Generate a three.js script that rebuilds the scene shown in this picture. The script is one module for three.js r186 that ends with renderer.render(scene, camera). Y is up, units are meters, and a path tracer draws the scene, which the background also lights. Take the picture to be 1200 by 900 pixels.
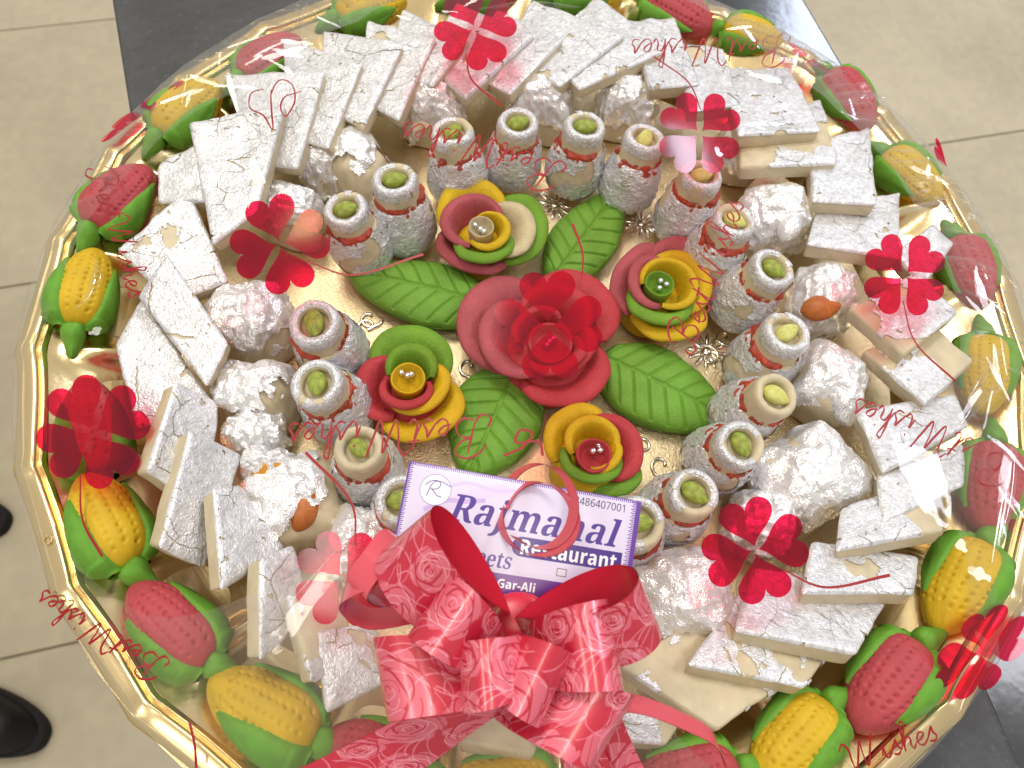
import * as THREE from 'three';
import { mergeGeometries } from 'three/addons/utils/BufferGeometryUtils.js';
import { RectAreaLightUniformsLib } from 'three/addons/lights/RectAreaLightUniformsLib.js';

// ------------------------------------------------------------------ camera, light, exposure
const V = (x, y, z) => new THREE.Vector3(x, y, z);
const scene = new THREE.Scene();
const RIM = 0.026, PITCH = 0.43425839, ROLL = 0.16305221, DIST = 0.29074506, FOV = 53;
const FW = V(0, -Math.cos(PITCH), -Math.sin(PITCH)), UP0 = V(0, Math.sin(PITCH), -Math.cos(PITCH)), RT0 = FW.clone().cross(UP0);
const RT = RT0.clone().multiplyScalar(Math.cos(ROLL)).addScaledVector(UP0, Math.sin(ROLL));
const UPV = RT0.clone().multiplyScalar(-Math.sin(ROLL)).addScaledVector(UP0, Math.cos(ROLL));
const EYE = V(-0.01009864, RIM, 0.03549142).addScaledVector(FW, -DIST);
const camera = new THREE.PerspectiveCamera(FOV, 4 / 3, 0.02, 30);
camera.position.copy(EYE);
camera.quaternion.setFromRotationMatrix(new THREE.Matrix4().makeBasis(RT, UPV, FW.clone().negate()));
camera.focus = 0.262; camera.userData.fStop = 19;
scene.add(camera);
scene.background = new THREE.Color().setRGB(0.50, 0.482, 0.445);
const renderer = new THREE.WebGLRenderer({ antialias: true });
renderer.toneMapping = THREE.LinearToneMapping;
renderer.toneMappingExposure = 1.0;
renderer.shadowMap.enabled = true;
RectAreaLightUniformsLib.init();
const LAMP_Y = 1.9;
const LAMPS = [  // x, z, width, depth, intensity, colour
  [-0.55, -0.75, 0.6, 0.6, 16, 0xfffaf0, 'square white ceiling panel lamp above the left of the counter'],
  [1.0, -2.75, 0.3, 1.3, 20, 0xdfeaff, 'long bluish ceiling tube lamp far behind the counter'],
  [1.5, -0.5, 0.6, 0.6, 15, 0xf4f6ff, 'square cool white ceiling panel lamp above the right of the counter'],
  [-0.98, 0.8, 0.3, 0.6, 11, 0xfff8ee, 'smaller white ceiling panel lamp to the left behind the photographer'],
  [-1.7, -1.5, 0.3, 0.3, 14, 0xffeeb0, 'small warm yellowish ceiling lamp far to the left'],
  [0.02, 0.62, 0.14, 1.0, 17, 0xfff4e4, 'long white ceiling tube lamp above and behind the photographer'],
];

// ------------------------------------------------------------------ helpers
function rng(seed) { let s = seed >>> 0; return () => { s = (s + 0x6d2b79f5) | 0; let t = Math.imul(s ^ (s >>> 15), 1 | s); t = (t + Math.imul(t ^ (t >>> 7), 61 | t)) ^ t; return ((t ^ (t >>> 14)) >>> 0) / 4294967296; }; }
const R0 = rng(7);
const rr = (a, b, r = R0) => a + (b - a) * r();
function ray(px, py) { const f = 450 / Math.tan(THREE.MathUtils.degToRad(FOV / 2)); return FW.clone().addScaledVector(RT, (px - 600) / f).addScaledVector(UPV, -(py - 450) / f).normalize(); }
function at(px, py, y) { const d = ray(px, py); return EYE.clone().addScaledVector(d, (y - EYE.y) / d.y); }
function hash3(x, y, z) { let h = Math.imul(x, 374761393) ^ Math.imul(y, 668265263) ^ Math.imul(z, 2147483647 - 131071); h = Math.imul(h ^ (h >>> 13), 1274126177); return ((h ^ (h >>> 16)) >>> 0) / 4294967296; }
const sm = (t) => t * t * (3 - 2 * t);
function noise3(x, y, z) {
  const X = Math.floor(x), Y = Math.floor(y), Z = Math.floor(z), u = sm(x - X), v = sm(y - Y), w = sm(z - Z), L = (a, b, t) => a + (b - a) * t;
  const c = (i, j, k) => hash3(X + i, Y + j, Z + k);
  return L(L(L(c(0, 0, 0), c(1, 0, 0), u), L(c(0, 1, 0), c(1, 1, 0), u), v), L(L(c(0, 0, 1), c(1, 0, 1), u), L(c(0, 1, 1), c(1, 1, 1), u), v), w) * 2 - 1;
}
function fbm3(x, y, z, o = 3) { let s = 0, a = 0.5; for (let i = 0; i < o; i++) { s += a * noise3(x, y, z); x *= 2.03; y *= 2.03; z *= 2.03; a *= 0.5; } return s; }
// tiling noise on [0,1)^2 with n cells
function tn(u, v, n, seed) {
  const x = u * n, y = v * n, X = Math.floor(x), Y = Math.floor(y), a = sm(x - X), b = sm(y - Y), m = (k) => ((k % n) + n) % n;
  const c = (i, j) => hash3(m(X + i), m(Y + j), seed);
  return (c(0, 0) * (1 - a) + c(1, 0) * a) * (1 - b) + (c(0, 1) * (1 - a) + c(1, 1) * a) * b;
}
function tfbm(u, v, n, seed, o = 4) { let s = 0, a = 0.5, t = 0; for (let i = 0; i < o; i++) { s += a * tn(u, v, n, seed + i); t += a; n *= 2; a *= 0.5; } return s / t; }
function worley(u, v, n, seed) {  // F2 - F1, tiling
  const x = u * n, y = v * n, X = Math.floor(x), Y = Math.floor(y); let f1 = 9, f2 = 9; const m = (k) => ((k % n) + n) % n;
  for (let j = -1; j <= 1; j++) for (let i = -1; i <= 1; i++) {
    const cx = m(X + i), cy = m(Y + j), dx = X + i + hash3(cx, cy, seed) - x, dy = Y + j + hash3(cx, cy, seed + 99) - y, d = Math.hypot(dx, dy);
    if (d < f1) { f2 = f1; f1 = d; } else if (d < f2) f2 = d;
  }
  return f2 - f1;
}
function dataTex(n, fn, srgb, size = 1) {
  const d = new Uint8Array(n * n * 4);
  for (let y = 0; y < n; y++) for (let x = 0; x < n; x++) { const c = fn((x + 0.5) / n, (y + 0.5) / n); const o = (y * n + x) * 4; for (let k = 0; k < 4; k++) d[o + k] = Math.max(0, Math.min(255, Math.round((c[k] ?? 1) * 255))); }
  const t = new THREE.DataTexture(d, n, n, THREE.RGBAFormat); t.wrapS = t.wrapT = THREE.RepeatWrapping; t.magFilter = THREE.LinearFilter; t.minFilter = THREE.LinearMipmapLinearFilter;
  if (srgb) t.colorSpace = THREE.SRGBColorSpace; t.repeat.set(1 / size, 1 / size); t.needsUpdate = true; return t;
}
const gray = (f) => (u, v) => { const g = f(u, v); return [g, g, g, 1]; };
function lin(r, g, b) { return new THREE.Color().setRGB(r, g, b); }

// ------------------------------------------------------------------ textures and materials
const tGrain = dataTex(256, gray((u, v) => 0.6 * tfbm(u, v, 32, 3, 3) + 0.4 * tn(u, v, 128, 5)), false, 0.02);
const tMottle = (r, g, b, amp, seed) => dataTex(256, (u, v) => { const k = 1 + amp * (tfbm(u, v, 6, seed, 5) - 0.5) * 2; return [r * k, g * k, b * k, 1].map((c, i) => (i < 3 ? Math.pow(c, 1 / 2.2) : 1)); }, true, 0.03);
function leafTex(seed, holes, cracks = 1) {
  return dataTex(512, (u, v) => {
    const wu = u + 0.16 * (tfbm(u, v, 4, seed + 40, 5) - 0.5), wv = v + 0.16 * (tfbm(u, v, 4, seed + 50, 5) - 0.5);
    const big = tfbm(wu, wv, 4, seed, 6), mid = tfbm(wu, wv, 22, seed + 9, 4), on = tfbm(u, v, 4, seed + 21, 3), on2 = tfbm(u, v, 6, seed + 77, 3);
    const crack = worley(wu, wv, 4, seed + 3), crack2 = worley(wu, wv, 10, seed + 5);
    let a = 1;
    if (big > 0.69 - holes) a = 0;
    if (mid > 0.80 - holes * 0.3) a = 0;
    if (crack < 0.014 * cracks * Math.max(0, Math.min(1, (on - 0.46) * 9))) a = 0;
    if (crack2 < 0.03 * cracks * Math.max(0, Math.min(1, (on2 - 0.55) * 9))) a = 0;
    const k = 0.875 + 0.2 * (tfbm(u, v, 70, seed + 60, 3) - 0.5) + 0.1 * (tfbm(u, v, 5, seed + 61, 3) - 0.5) - (tn(u, v, 150, seed + 8) > 0.9 && tn(u, v, 9, seed + 4) > 0.5 ? 0.1 : 0);
    return [k, k, k * 1.015, a];
  }, true, 0.09);
}
const LEAF = [leafTex(11, -0.02, 0.6), leafTex(23, 0.05, 1), leafTex(37, 0.12, 1.2), leafTex(51, 0.2, 1)];
const tCrumple = dataTex(512, gray((u, v) => { let s = 0; for (const [n, a] of [[18, 0.22], [48, 0.4], [90, 0.4]]) s += a * Math.abs(tfbm(u, v, n, n, 2) - 0.5) * 2; return s; }), false, 0.06);
const std = (o) => new THREE.MeshPhysicalMaterial(o);
const ivory = std({ map: tMottle(0.62, 0.53, 0.36, 0.16, 4), roughness: 0.48, bumpMap: tGrain, bumpScale: 0.00012, specularIntensity: 0.7 });
const leafM = LEAF.map((t) => std({ map: t, alphaTest: 0.5, metalness: 0.36, roughness: 0.36, bumpMap: tCrumple, bumpScale: 0.00045, side: THREE.DoubleSide }));
const foilM = std({ color: lin(0.9, 0.9, 0.91), metalness: 0.55, roughness: 0.28, bumpMap: tCrumple, bumpScale: 0.0005, side: THREE.DoubleSide });
const marz = (r, g, b, seed, grain = 0.0004) => std({ map: tMottle(r, g, b, 0.16, seed), roughness: 0.52, bumpMap: tGrain, bumpScale: grain, specularIntensity: 0.6 });
const M = {
  red: marz(0.50, 0.045, 0.055, 61), pink: marz(0.44, 0.085, 0.10, 62), yellow: marz(0.68, 0.45, 0.008, 63), green: marz(0.17, 0.34, 0.022, 64), cream: marz(0.62, 0.52, 0.31, 65),
  leaf: marz(0.165, 0.36, 0.035, 66, 0.0003), husk: marz(0.14, 0.36, 0.03, 67, 0.0002), cobRed: marz(0.47, 0.065, 0.08, 68, 0.00014), cobYellow: marz(0.64, 0.42, 0.015, 69, 0.00014),
};
const pearl = std({ color: lin(0.82, 0.82, 0.84), metalness: 0.9, roughness: 0.22 });
const pistachio = std({ map: dataTex(128, (u, v) => { const k = tfbm(u, v, 8, 5, 4), w = tfbm(u, v, 5, 9, 3) > 0.56 ? 1 : 0; return [0.46 + 0.28 * k - 0.03 * w, 0.54 + 0.24 * k - 0.05 * w, 0.16 + 0.2 * k, 1]; }, true, 0.012), roughness: 0.5, bumpMap: tGrain, bumpScale: 0.0002 });
const pistachioPale = std({ map: dataTex(128, (u, v) => { const k = tfbm(u, v, 8, 15, 4); return [0.76 + 0.15 * k, 0.76 + 0.15 * k, 0.36 + 0.25 * k, 1]; }, true, 0.012), roughness: 0.5, bumpMap: tGrain, bumpScale: 0.0002 });
const almondM = std({ map: dataTex(128, (u, v) => { const k = tn(u * 1, v * 0.12, 64, 3) * 0.5 + tfbm(u, v, 8, 7, 3) * 0.5; return [0.55 + 0.3 * k, 0.3 + 0.2 * k, 0.12 + 0.1 * k, 1]; }, true, 0.02), roughness: 0.5 });
const apricotM = std({ color: lin(0.62, 0.27, 0.01), roughness: 0.3, bumpMap: tGrain, bumpScale: 0.0002 });
const fillingM = std({ map: tMottle(0.42, 0.05, 0.02, 0.5, 71), roughness: 0.32, bumpMap: tGrain, bumpScale: 0.0003 });
const gold = std({ color: lin(0.88, 0.68, 0.36), metalness: 1, roughness: 0.23, bumpMap: dataTex(256, gray((u, v) => tfbm(u, v, 12, 33, 4)), false, 0.05), bumpScale: 0.00012 });
const goldFloor = std({ color: lin(0.84, 0.68, 0.42), metalness: 1, roughness: 0.38, bumpMap: tGrain, bumpScale: 0.0002 });
const silverTrim = std({ color: lin(0.85, 0.8, 0.68), metalness: 1, roughness: 0.2 });

// ------------------------------------------------------------------ naming
const used = {};
function numbered(n) { const k = used[n] ?? 0; used[n] = k + 1; return k ? n + '_' + String(k).padStart(3, '0') : n; }
function tag(o, label, category, group, kind) { o.userData = { label }; if (category) o.userData.category = category; if (group) o.userData.group = group; if (kind) o.userData.kind = kind; return o; }
function thing(name, label, category, pos, group) { const o = new THREE.Group(); o.name = numbered(name); if (pos) o.position.copy(pos); scene.add(o); return tag(o, label, category, group); }
function part(parent, name, geo, mat) { const m = new THREE.Mesh(geo, mat); m.name = name; m.castShadow = m.receiveShadow = true; parent.add(m); return m; }
function geo(pos, idx, uv) {
  const g = new THREE.BufferGeometry(); g.setAttribute('position', new THREE.Float32BufferAttribute(pos, 3));
  g.setAttribute('uv', new THREE.Float32BufferAttribute(uv ?? new Array(pos.length / 3 * 2).fill(0), 2)); g.setIndex(idx); g.computeVertexNormals(); return g;
}
// grid of (nu+1) x (nv+1) points; wrapU closes the first direction
function grid(nu, nv, fn, uvf) {
  const p = [], uv = [], ix = [];
  for (let i = 0; i <= nu; i++) for (let j = 0; j <= nv; j++) { const q = fn(i / nu, j / nv, i, j); p.push(q.x, q.y, q.z); const w = uvf ? uvf(i / nu, j / nv, q) : [q.x, q.z]; uv.push(w[0], w[1]); }
  for (let i = 0; i < nu; i++) for (let j = 0; j < nv; j++) { const a = i * (nv + 1) + j, b = a + 1, c = a + nv + 1, d = c + 1; ix.push(a, b, d, a, d, c); }
  return geo(p, ix, uv);
}
function weldSeam(g, nu, nv) { const n = g.attributes.normal; for (let j = 0; j <= nv; j++) { const a = j, b = nu * (nv + 1) + j; const x = n.getX(a) + n.getX(b), y = n.getY(a) + n.getY(b), z = n.getZ(a) + n.getZ(b), l = Math.hypot(x, y, z) || 1; n.setXYZ(a, x / l, y / l, z / l); n.setXYZ(b, x / l, y / l, z / l); } return g; }
function flip(g) { const i = g.index.array; for (let k = 0; k < i.length; k += 3) { const t = i[k + 1]; i[k + 1] = i[k + 2]; i[k + 2] = t; } g.computeVertexNormals(); return g; }
function revolve(profile, seg, bumpf) {  // profile [[r, y]...]; u runs round, v along
  const n = profile.length - 1;
  const len = [0]; for (let k = 1; k <= n; k++) len.push(len[k - 1] + Math.hypot(profile[k][0] - profile[k - 1][0], profile[k][1] - profile[k - 1][1]));
  const g = grid(seg, n, (u, v, i, j) => { const a = u * Math.PI * 2; let [r, y] = profile[j]; const d = bumpf ? bumpf(a, y, r) : 0; r = Math.max(0, r + d); return V(Math.cos(a) * r, y, Math.sin(a) * r); }, (u, v, q) => [u * 0.07, 0]);
  const uv = g.attributes.uv; for (let i = 0; i <= seg; i++) for (let j = 0; j <= n; j++) uv.setY(i * (n + 1) + j, len[j]);
  return weldSeam(g, seg, n);
}
function smoothProfile(pts, n) { const c = new THREE.CatmullRomCurve3(pts.map(([r, y]) => V(r, y, 0)), false, 'centripetal'); return c.getPoints(n).map((p) => [Math.max(0, p.x), p.y]); }

// ------------------------------------------------------------------ the setting: lamps, floor, counter
for (const [x, z, w, d, it, col, label] of LAMPS) {
  const g = thing('ceiling_lamp', label, 'lamp', V(x, LAMP_Y, z));
  const fr = part(g, 'frame', new THREE.BoxGeometry(w + 0.05, 0.03, d + 0.05), std({ color: 0xdddddd, roughness: 0.5 })); fr.position.y = 0.026;
  const df = part(g, 'diffuser', new THREE.BoxGeometry(w, 0.008, d), std({ color: 0xffffff, emissive: new THREE.Color(col), emissiveIntensity: 1.2 })); df.position.y = 0.006;
  const l = new THREE.RectAreaLight(col, it, w, d); l.name = 'lamp_light'; l.position.set(0, -0.004, 0); l.lookAt(0, -5, 0); l.rotation.set(-Math.PI / 2, 0, 0); g.add(l);
}
const FLOOR_Y = -0.86;
{
  const t = dataTex(512, (u, v) => { const k = 1 + 0.16 * (tfbm(u, v, 4, 81, 5) - 0.5) + 0.05 * (tn(u, v, 60, 82) - 0.5); return [0.76 * k, 0.715 * k, 0.62 * k, 1]; }, true, 0.8);
  const tileMs = [0.95, 1, 1.03, 1.06].map((k) => std({ map: t, color: lin(k, k * 0.995, k * 0.98), roughness: 0.3, specularIntensity: 0.8 })), grout = std({ color: 0xbdb39d, roughness: 0.8 });
  const f = new THREE.Mesh(new THREE.BoxGeometry(8, 0.1, 8), grout); f.name = 'floor'; f.position.set(0, FLOOR_Y - 0.056, -0.5); f.receiveShadow = true; tag(f, 'beige tiled shop floor seen past the counter', undefined, undefined, 'structure'); scene.add(f);
  const S = 0.6, tg = new THREE.BoxGeometry(S - 0.004, 0.01, S - 0.004); { const uv = tg.attributes.uv; for (let i = 0; i < uv.count; i++) uv.setXY(i, uv.getX(i) * S, uv.getY(i) * S); }
  const o = at(45, 763, FLOOR_Y), o2 = at(125, 745, FLOOR_Y), a = -Math.atan2(o2.z - o.z, o2.x - o.x);
  for (let i = -3; i <= 4; i++) for (let j = -4; j <= 2; j++) {
    const m = part(f, 'tile', tg, tileMs[Math.floor(R0() * 4)]); const x = (i + 0.5) * S, z = (j + 0.5) * S;
    const xs = x + 0.33; m.position.set(o.x + xs * Math.cos(a) + z * Math.sin(a), 0.0525 + rr(-0.0006, 0.0006), o.z - xs * Math.sin(a) + z * Math.cos(a) + 0.5); m.rotation.y = a;
  }
}
{
  const A = at(135, 0, 0), B = at(155, 125, 0), C = at(940, 0, 0), D = at(979, 66, 0), S1 = at(1155, 812, 0), S2 = at(1192, 898, 0);
  const dir = B.clone().sub(A).normalize(), dir2 = D.clone().sub(C).normalize(), dirS = S2.clone().sub(S1).normalize();
  const back = (p, d, z) => p.clone().addScaledVector(d, (z - p.z) / d.z), zb = -0.75, zf = 0.5;
  const t = dataTex(512, (u, v) => { const k = tfbm(u, v, 10, 91, 5), s = tn(u, v, 170, 92) > 0.88 ? 0.06 : 0; const g = 0.26 + 0.12 * (k - 0.5) + s; return [g * 0.98, g, g * 1.02, 1]; }, true, 0.25);
  const bump = dataTex(256, gray((u, v) => tfbm(u, v, 24, 93, 4)), false, 0.12);
  const stone = std({ map: t, roughness: 0.5, bumpMap: bump, bumpScale: 0.0003 });
  const slabOf = (q) => {
    const s = new THREE.Shape(q.map((p) => new THREE.Vector2(p.x, -p.z)));
    const g = new THREE.ExtrudeGeometry(s, { depth: 0.036, bevelEnabled: true, bevelSize: 0.002, bevelThickness: 0.002, bevelSegments: 3 }); g.rotateX(-Math.PI / 2); g.translate(0, -0.038, 0); return g;
  };
  const root = thing('counter', 'dark grey stone counter that the gold tray stands on', 'counter'); root.userData.kind = 'structure'; delete root.userData.category;
  const off = V(dirS.z, 0, -dirS.x).multiplyScalar(0.0008);
  part(root, 'slab', slabOf([back(A, dir, zb), back(S1, dirS, zb).sub(off), back(S1, dirS, zf).sub(off), back(A, dir, zf)]), stone);
  part(root, 'slab', slabOf([back(S1, dirS, zb).add(off), back(C, dir2, zb), back(C, dir2, zf), back(S1, dirS, zf).add(off)]), std({ map: t, roughness: 0.13, bumpMap: bump, bumpScale: 0.00004 }));
  const body = new THREE.Shape([back(A, dir, zb), back(C, dir2, zb), back(C, dir2, zf), back(A, dir, zf)].map((p) => new THREE.Vector2(p.x * 0.96, -p.z * 0.96)));
  const bg = new THREE.ExtrudeGeometry(body, { depth: -FLOOR_Y - 0.04, bevelEnabled: false }); bg.rotateX(-Math.PI / 2); bg.translate(0, FLOOR_Y, 0);
  part(root, 'cabinet', bg, std({ color: 0x2b2a29, roughness: 0.5 }));
}
function shoe(px, py, ang, label) {
  const o = thing('shoe', label, 'shoe', at(px, py, FLOOR_Y)); o.rotation.y = ang; o.scale.setScalar(0.86);
  const W = (s) => 0.046 * Math.pow(Math.max(0, Math.sin(Math.PI * Math.min(1, Math.max(0, s)))), 0.46) * (0.86 + 0.2 * s), Hh = (s) => 0.035 + 0.055 * Math.pow(1 - s, 1.3);
  part(o, 'upper', grid(40, 24, (s0, t) => { const s = 0.5 - 0.5 * Math.cos(Math.PI * s0); const a = Math.PI * t; return V((s - 0.5) * 0.28, 0.02 + Hh(s) * Math.pow(Math.sin(a), 0.7) * Math.min(1, (1 - s) * 7 + 0.02) * Math.min(1, s * 9 + 0.05), -Math.cos(a) * W(s)); }), std({ color: 0x0c0b0d, roughness: 0.6 }));
  const sh = new THREE.Shape(); for (let k = 0; k <= 40; k++) { const s = 0.5 - 0.5 * Math.cos(Math.PI * k / 40), x = (s - 0.5) * 0.29; k ? sh.lineTo(x, W(s) + 0.003) : sh.moveTo(x, W(s) + 0.003); } for (let k = 40; k >= 0; k--) { const s = 0.5 - 0.5 * Math.cos(Math.PI * k / 40); sh.lineTo((s - 0.5) * 0.29, -W(s) - 0.003); }
  const sg = new THREE.ExtrudeGeometry(sh, { depth: 0.02, bevelEnabled: true, bevelSize: 0.002, bevelThickness: 0.002 }); sg.rotateX(-Math.PI / 2); sg.translate(0, 0.002, 0); part(o, 'sole', sg, std({ color: 0x141214, roughness: 0.8 }));
  part(o, 'strap', grid(20, 6, (s, t) => { const a = Math.PI * (0.12 + 0.76 * s), q = 0.44 + 0.1 * t; return V((q - 0.5) * 0.28, 0.023 + Hh(q) * Math.pow(Math.sin(a), 0.7), -Math.cos(a) * (W(q) + 0.002)); }), std({ color: 0x5a1512, roughness: 0.7 }));
}
shoe(-47, 836, -0.1, 'black shoe on the floor beside the lower left of the tray');
shoe(-88, 604, 0.05, 'black shoe on the floor, farther from the viewer, cut off at the edge');

// ------------------------------------------------------------------ gold tray
const TRAY = V(0, 0, 0);
function trayY(r) { return r < 0.148 ? 0.004 : r < 0.153 ? 0.004 + 0.002 * sm((r - 0.148) / 0.005) : 0.006 + (RIM - 0.009) * Math.pow((r - 0.153) / 0.037, 1.1); }
{
  const root = thing('gold_tray', 'round gold foil tray with fluted sides under all the sweets', 'tray', TRAY);
  const NF = 26;
  part(root, 'base', grid(120, 24, (u, v) => { const a = u * Math.PI * 2, r = 0.15 * v; return V(Math.cos(a) * r, 0.004 - 0.0, Math.sin(a) * r); }), goldFloor);
  part(root, 'fluted_side', weldSeam(grid(NF * 20, 16, (u, v) => {
    const a = u * Math.PI * 2, r = 0.148 + (0.19 - 0.148) * v, c = Math.abs(Math.sin(a * NF / 2 + 0.4)), e = Math.sin(Math.PI * Math.min(1, v * 1.1));
    const q = 1 - 0.009 * c * Math.max(0, (r - 0.16) / 0.03); return V(Math.cos(a) * r * q, trayY(r) + 0.0085 * e * (Math.pow(1 - c, 3) - 0.3 * c), Math.sin(a) * r * q);
  }, (u, v) => [u * 1.2, v * 0.045]), NF * 20, 16), gold);
  const rp = smoothProfile([[0.19, RIM - 0.003], [0.1912, RIM - 0.0012], [0.192, RIM - 0.002], [0.1928, RIM - 0.0002], [0.1935, RIM + 0.0003], [0.1965, RIM + 0.0001], [0.1994, RIM - 0.0008], [0.2006, RIM - 0.0024], [0.2, RIM - 0.005]], 40);
  { const g = revolve(rp, 520, (a, y, r) => -0.0017 * Math.abs(Math.sin(a * NF / 2 + 0.4)) + 0.0003 * noise3(Math.cos(a) * 9, Math.sin(a) * 9, 2)), p = g.attributes.position; for (let i = 0; i < p.count; i++) { const c = Math.abs(Math.sin(Math.atan2(p.getZ(i), p.getX(i)) * NF / 2 + 0.4)); p.setY(i, p.getY(i) + 0.0011 * Math.pow(1 - c, 5) - 0.0004 * c); } g.computeVertexNormals(); part(root, 'rim', weldSeam(g, 520, rp.length - 1), gold); }
  part(root, 'underside', revolve([[0.2, RIM - 0.0051], [0.19, RIM - 0.0045], [0.154, 0.0045], [0.149, 0.0008], [0, 0.0008]], 120), gold);
  // pressed scrolls and fans on the tray floor
  const scroll = (px, py, ang, s) => { const c = at(px, py, 0.004), pts = []; for (let k = 0; k <= 26; k++) { const t = k / 26, a = ang + t * 5.2, r = s * (0.0055 * (1 - t * 0.78)); pts.push(V(c.x + Math.cos(a) * r + Math.cos(ang) * 0.003 * s, 0.0046, c.z + Math.sin(a) * r)); } part(root, 'scroll', new THREE.TubeGeometry(new THREE.CatmullRomCurve3(pts), 40, 0.0007, 6), silverTrim); };
  for (const [x, y, a, s] of [[425, 372, 0, 1], [436, 385, 2.4, 0.8], [770, 545, 1, 1], [745, 262, 3, 1.1], [835, 420, 4, 1.1], [845, 395, 1, 0.8], [640, 235, 2, 1], [655, 560, 5, 1], [760, 525, 3, 0.8], [520, 345, 2, 0.9], [545, 430, 1, 0.9], [690, 225, 4, 0.9], [470, 500, 4, 0.9]]) scroll(x, y, a, s);
  for (const [px, py] of [[752, 262], [650, 240], [828, 412]]) {
    const c = at(px, py, 0.004), gs = []; for (let k = 0; k < 12; k++) { const g = new THREE.SphereGeometry(0.001, 8, 6); g.scale(1, 0.6, 3.4); g.translate(0, 0, 0.0055); g.rotateY(k / 12 * Math.PI * 2); gs.push(g); } const b = new THREE.SphereGeometry(0.0024, 14, 10); b.scale(1, 0.6, 1); gs.push(b);
    const m = part(root, 'fan_ornament', mergeGeometries(gs), silverTrim); m.position.set(c.x, 0.0042, c.z);
  }
  const hc = at(66, 638, 0.02); const rv = part(root, 'rivet_hole', new THREE.TorusGeometry(0.0014, 0.0005, 8, 18), gold); rv.rotation.x = Math.PI / 2 - 0.3; rv.position.set(hc.x, trayY(Math.hypot(hc.x, hc.z)) + 0.001, hc.z);
}

// ------------------------------------------------------------------ silver-leafed diamond sweets
let slabSeed = 1;
function slab(label, px, hs, lv = 0, t = 0.0078) {
  const P = px.map(([x, y], i) => at(x, y, hs[i])), seed = slabSeed++, r = rng(seed * 977);
  const n = P[2].clone().sub(P[0]).cross(P[3].clone().sub(P[1])).normalize(); if (n.y < 0) n.negate();
  const c = P[0].clone().add(P[1]).add(P[2]).add(P[3]).multiplyScalar(0.25), X = P[1].clone().sub(P[0]); X.addScaledVector(n, -X.dot(n)).normalize(); const Z = X.clone().cross(n);
  let Q = P.map((p) => { const d = p.clone().sub(c); return new THREE.Vector2(d.dot(X), d.dot(Z)); });
  let area = 0; for (let i = 0; i < 4; i++) { const a = Q[i], b = Q[(i + 1) % 4]; area += a.x * b.y - a.y * b.x; } if (area < 0) Q = Q.reverse();
  const o = thing('diamond_sweet', label, 'sweet', c, 'diamond sweets under silver leaf around the tray');
  o.quaternion.setFromRotationMatrix(new THREE.Matrix4().makeBasis(X, n, Z));
  const out = [], rc = 0.0016;
  for (let i = 0; i < 4; i++) {
    const p = Q[(i + 3) % 4], q = Q[i], s = Q[(i + 1) % 4], a = q.clone().add(p.clone().sub(q).normalize().multiplyScalar(rc)), b = q.clone().add(s.clone().sub(q).normalize().multiplyScalar(rc));
    for (let k = 0; k <= 4; k++) { const u = k / 4; out.push(new THREE.Vector2((1 - u) * (1 - u) * a.x + 2 * u * (1 - u) * q.x + u * u * b.x, (1 - u) * (1 - u) * a.y + 2 * u * (1 - u) * q.y + u * u * b.y)); }
    const e = s.clone().add(q.clone().sub(s).normalize().multiplyScalar(rc)); for (let k = 1; k < 10; k++) out.push(b.clone().lerp(e, k / 10));
  }
  const N = out.length, rad = Math.min(...out.map((p) => p.length())), wob = (x, z, k) => k * fbm3(x * 160 + seed * 3, z * 160, seed * 7, 2);
  out.forEach((p) => { p.addScaledVector(p.clone().normalize(), wob(p.x, p.y, 0.0008)); });
  const make = (rings, inner, lift) => {
    const pos = [], uv = [], ix = [], uo = r() * 0.09, vo = r() * 0.09;
    const all = [...rings.map(([d, y, e]) => [1 - d / rad, y, e ?? 0]), ...inner.map((s) => [s, lift, 1])];
    for (const [s, y, e] of all) for (const p of out) { const x = p.x * s, z = p.y * s, yy = y + (e ? wob(x, z, 0.0011) : 0); pos.push(x, yy, z); uv.push(x + uo + (y < -0.001 ? y : 0), z + vo + (y < -0.001 ? y : 0)); }
    for (let k = 0; k < all.length - 1; k++) for (let i = 0; i < N; i++) { const a = k * N + i, b = k * N + (i + 1) % N, cc = a + N, d = b + N; ix.push(a, d, b, a, cc, d); }
    const m = pos.length / 3, l = all.length - 1; pos.push(0, lift + wob(0, 0, 0.0011), 0); uv.push(uo, vo); for (let i = 0; i < N; i++) ix.push(l * N + i, m, l * N + (i + 1) % N);
    return geo(pos, ix, uv);
  };
  part(o, 'slab', make([[0.0012, -t], [0.0002, -t + 0.0008], [0, -0.0018], [0.0001, -0.0012], [0.0004, -0.0004, 1], [0.001, -0.0001, 1]], [0.82, 0.66, 0.5, 0.25], 0), ivory);
  part(o, 'silver_leaf', make([[-0.0003, -0.0006 - 0.0005 * r()], [0.0000, 0.0001, 1], [0.0008, 0.0004, 1]], [0.82, 0.74, 0.66, 0.5, 0.25], 0.00042), leafM[lv]);
  return o;
}
const rt = [0.032, 0.0395, 0.0395, 0.032], dn = [0.031, 0.031, 0.040, 0.040], lf = [0.047, 0.031, 0.028, 0.044], fl = [0.034, 0.034, 0.034, 0.034];
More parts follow.
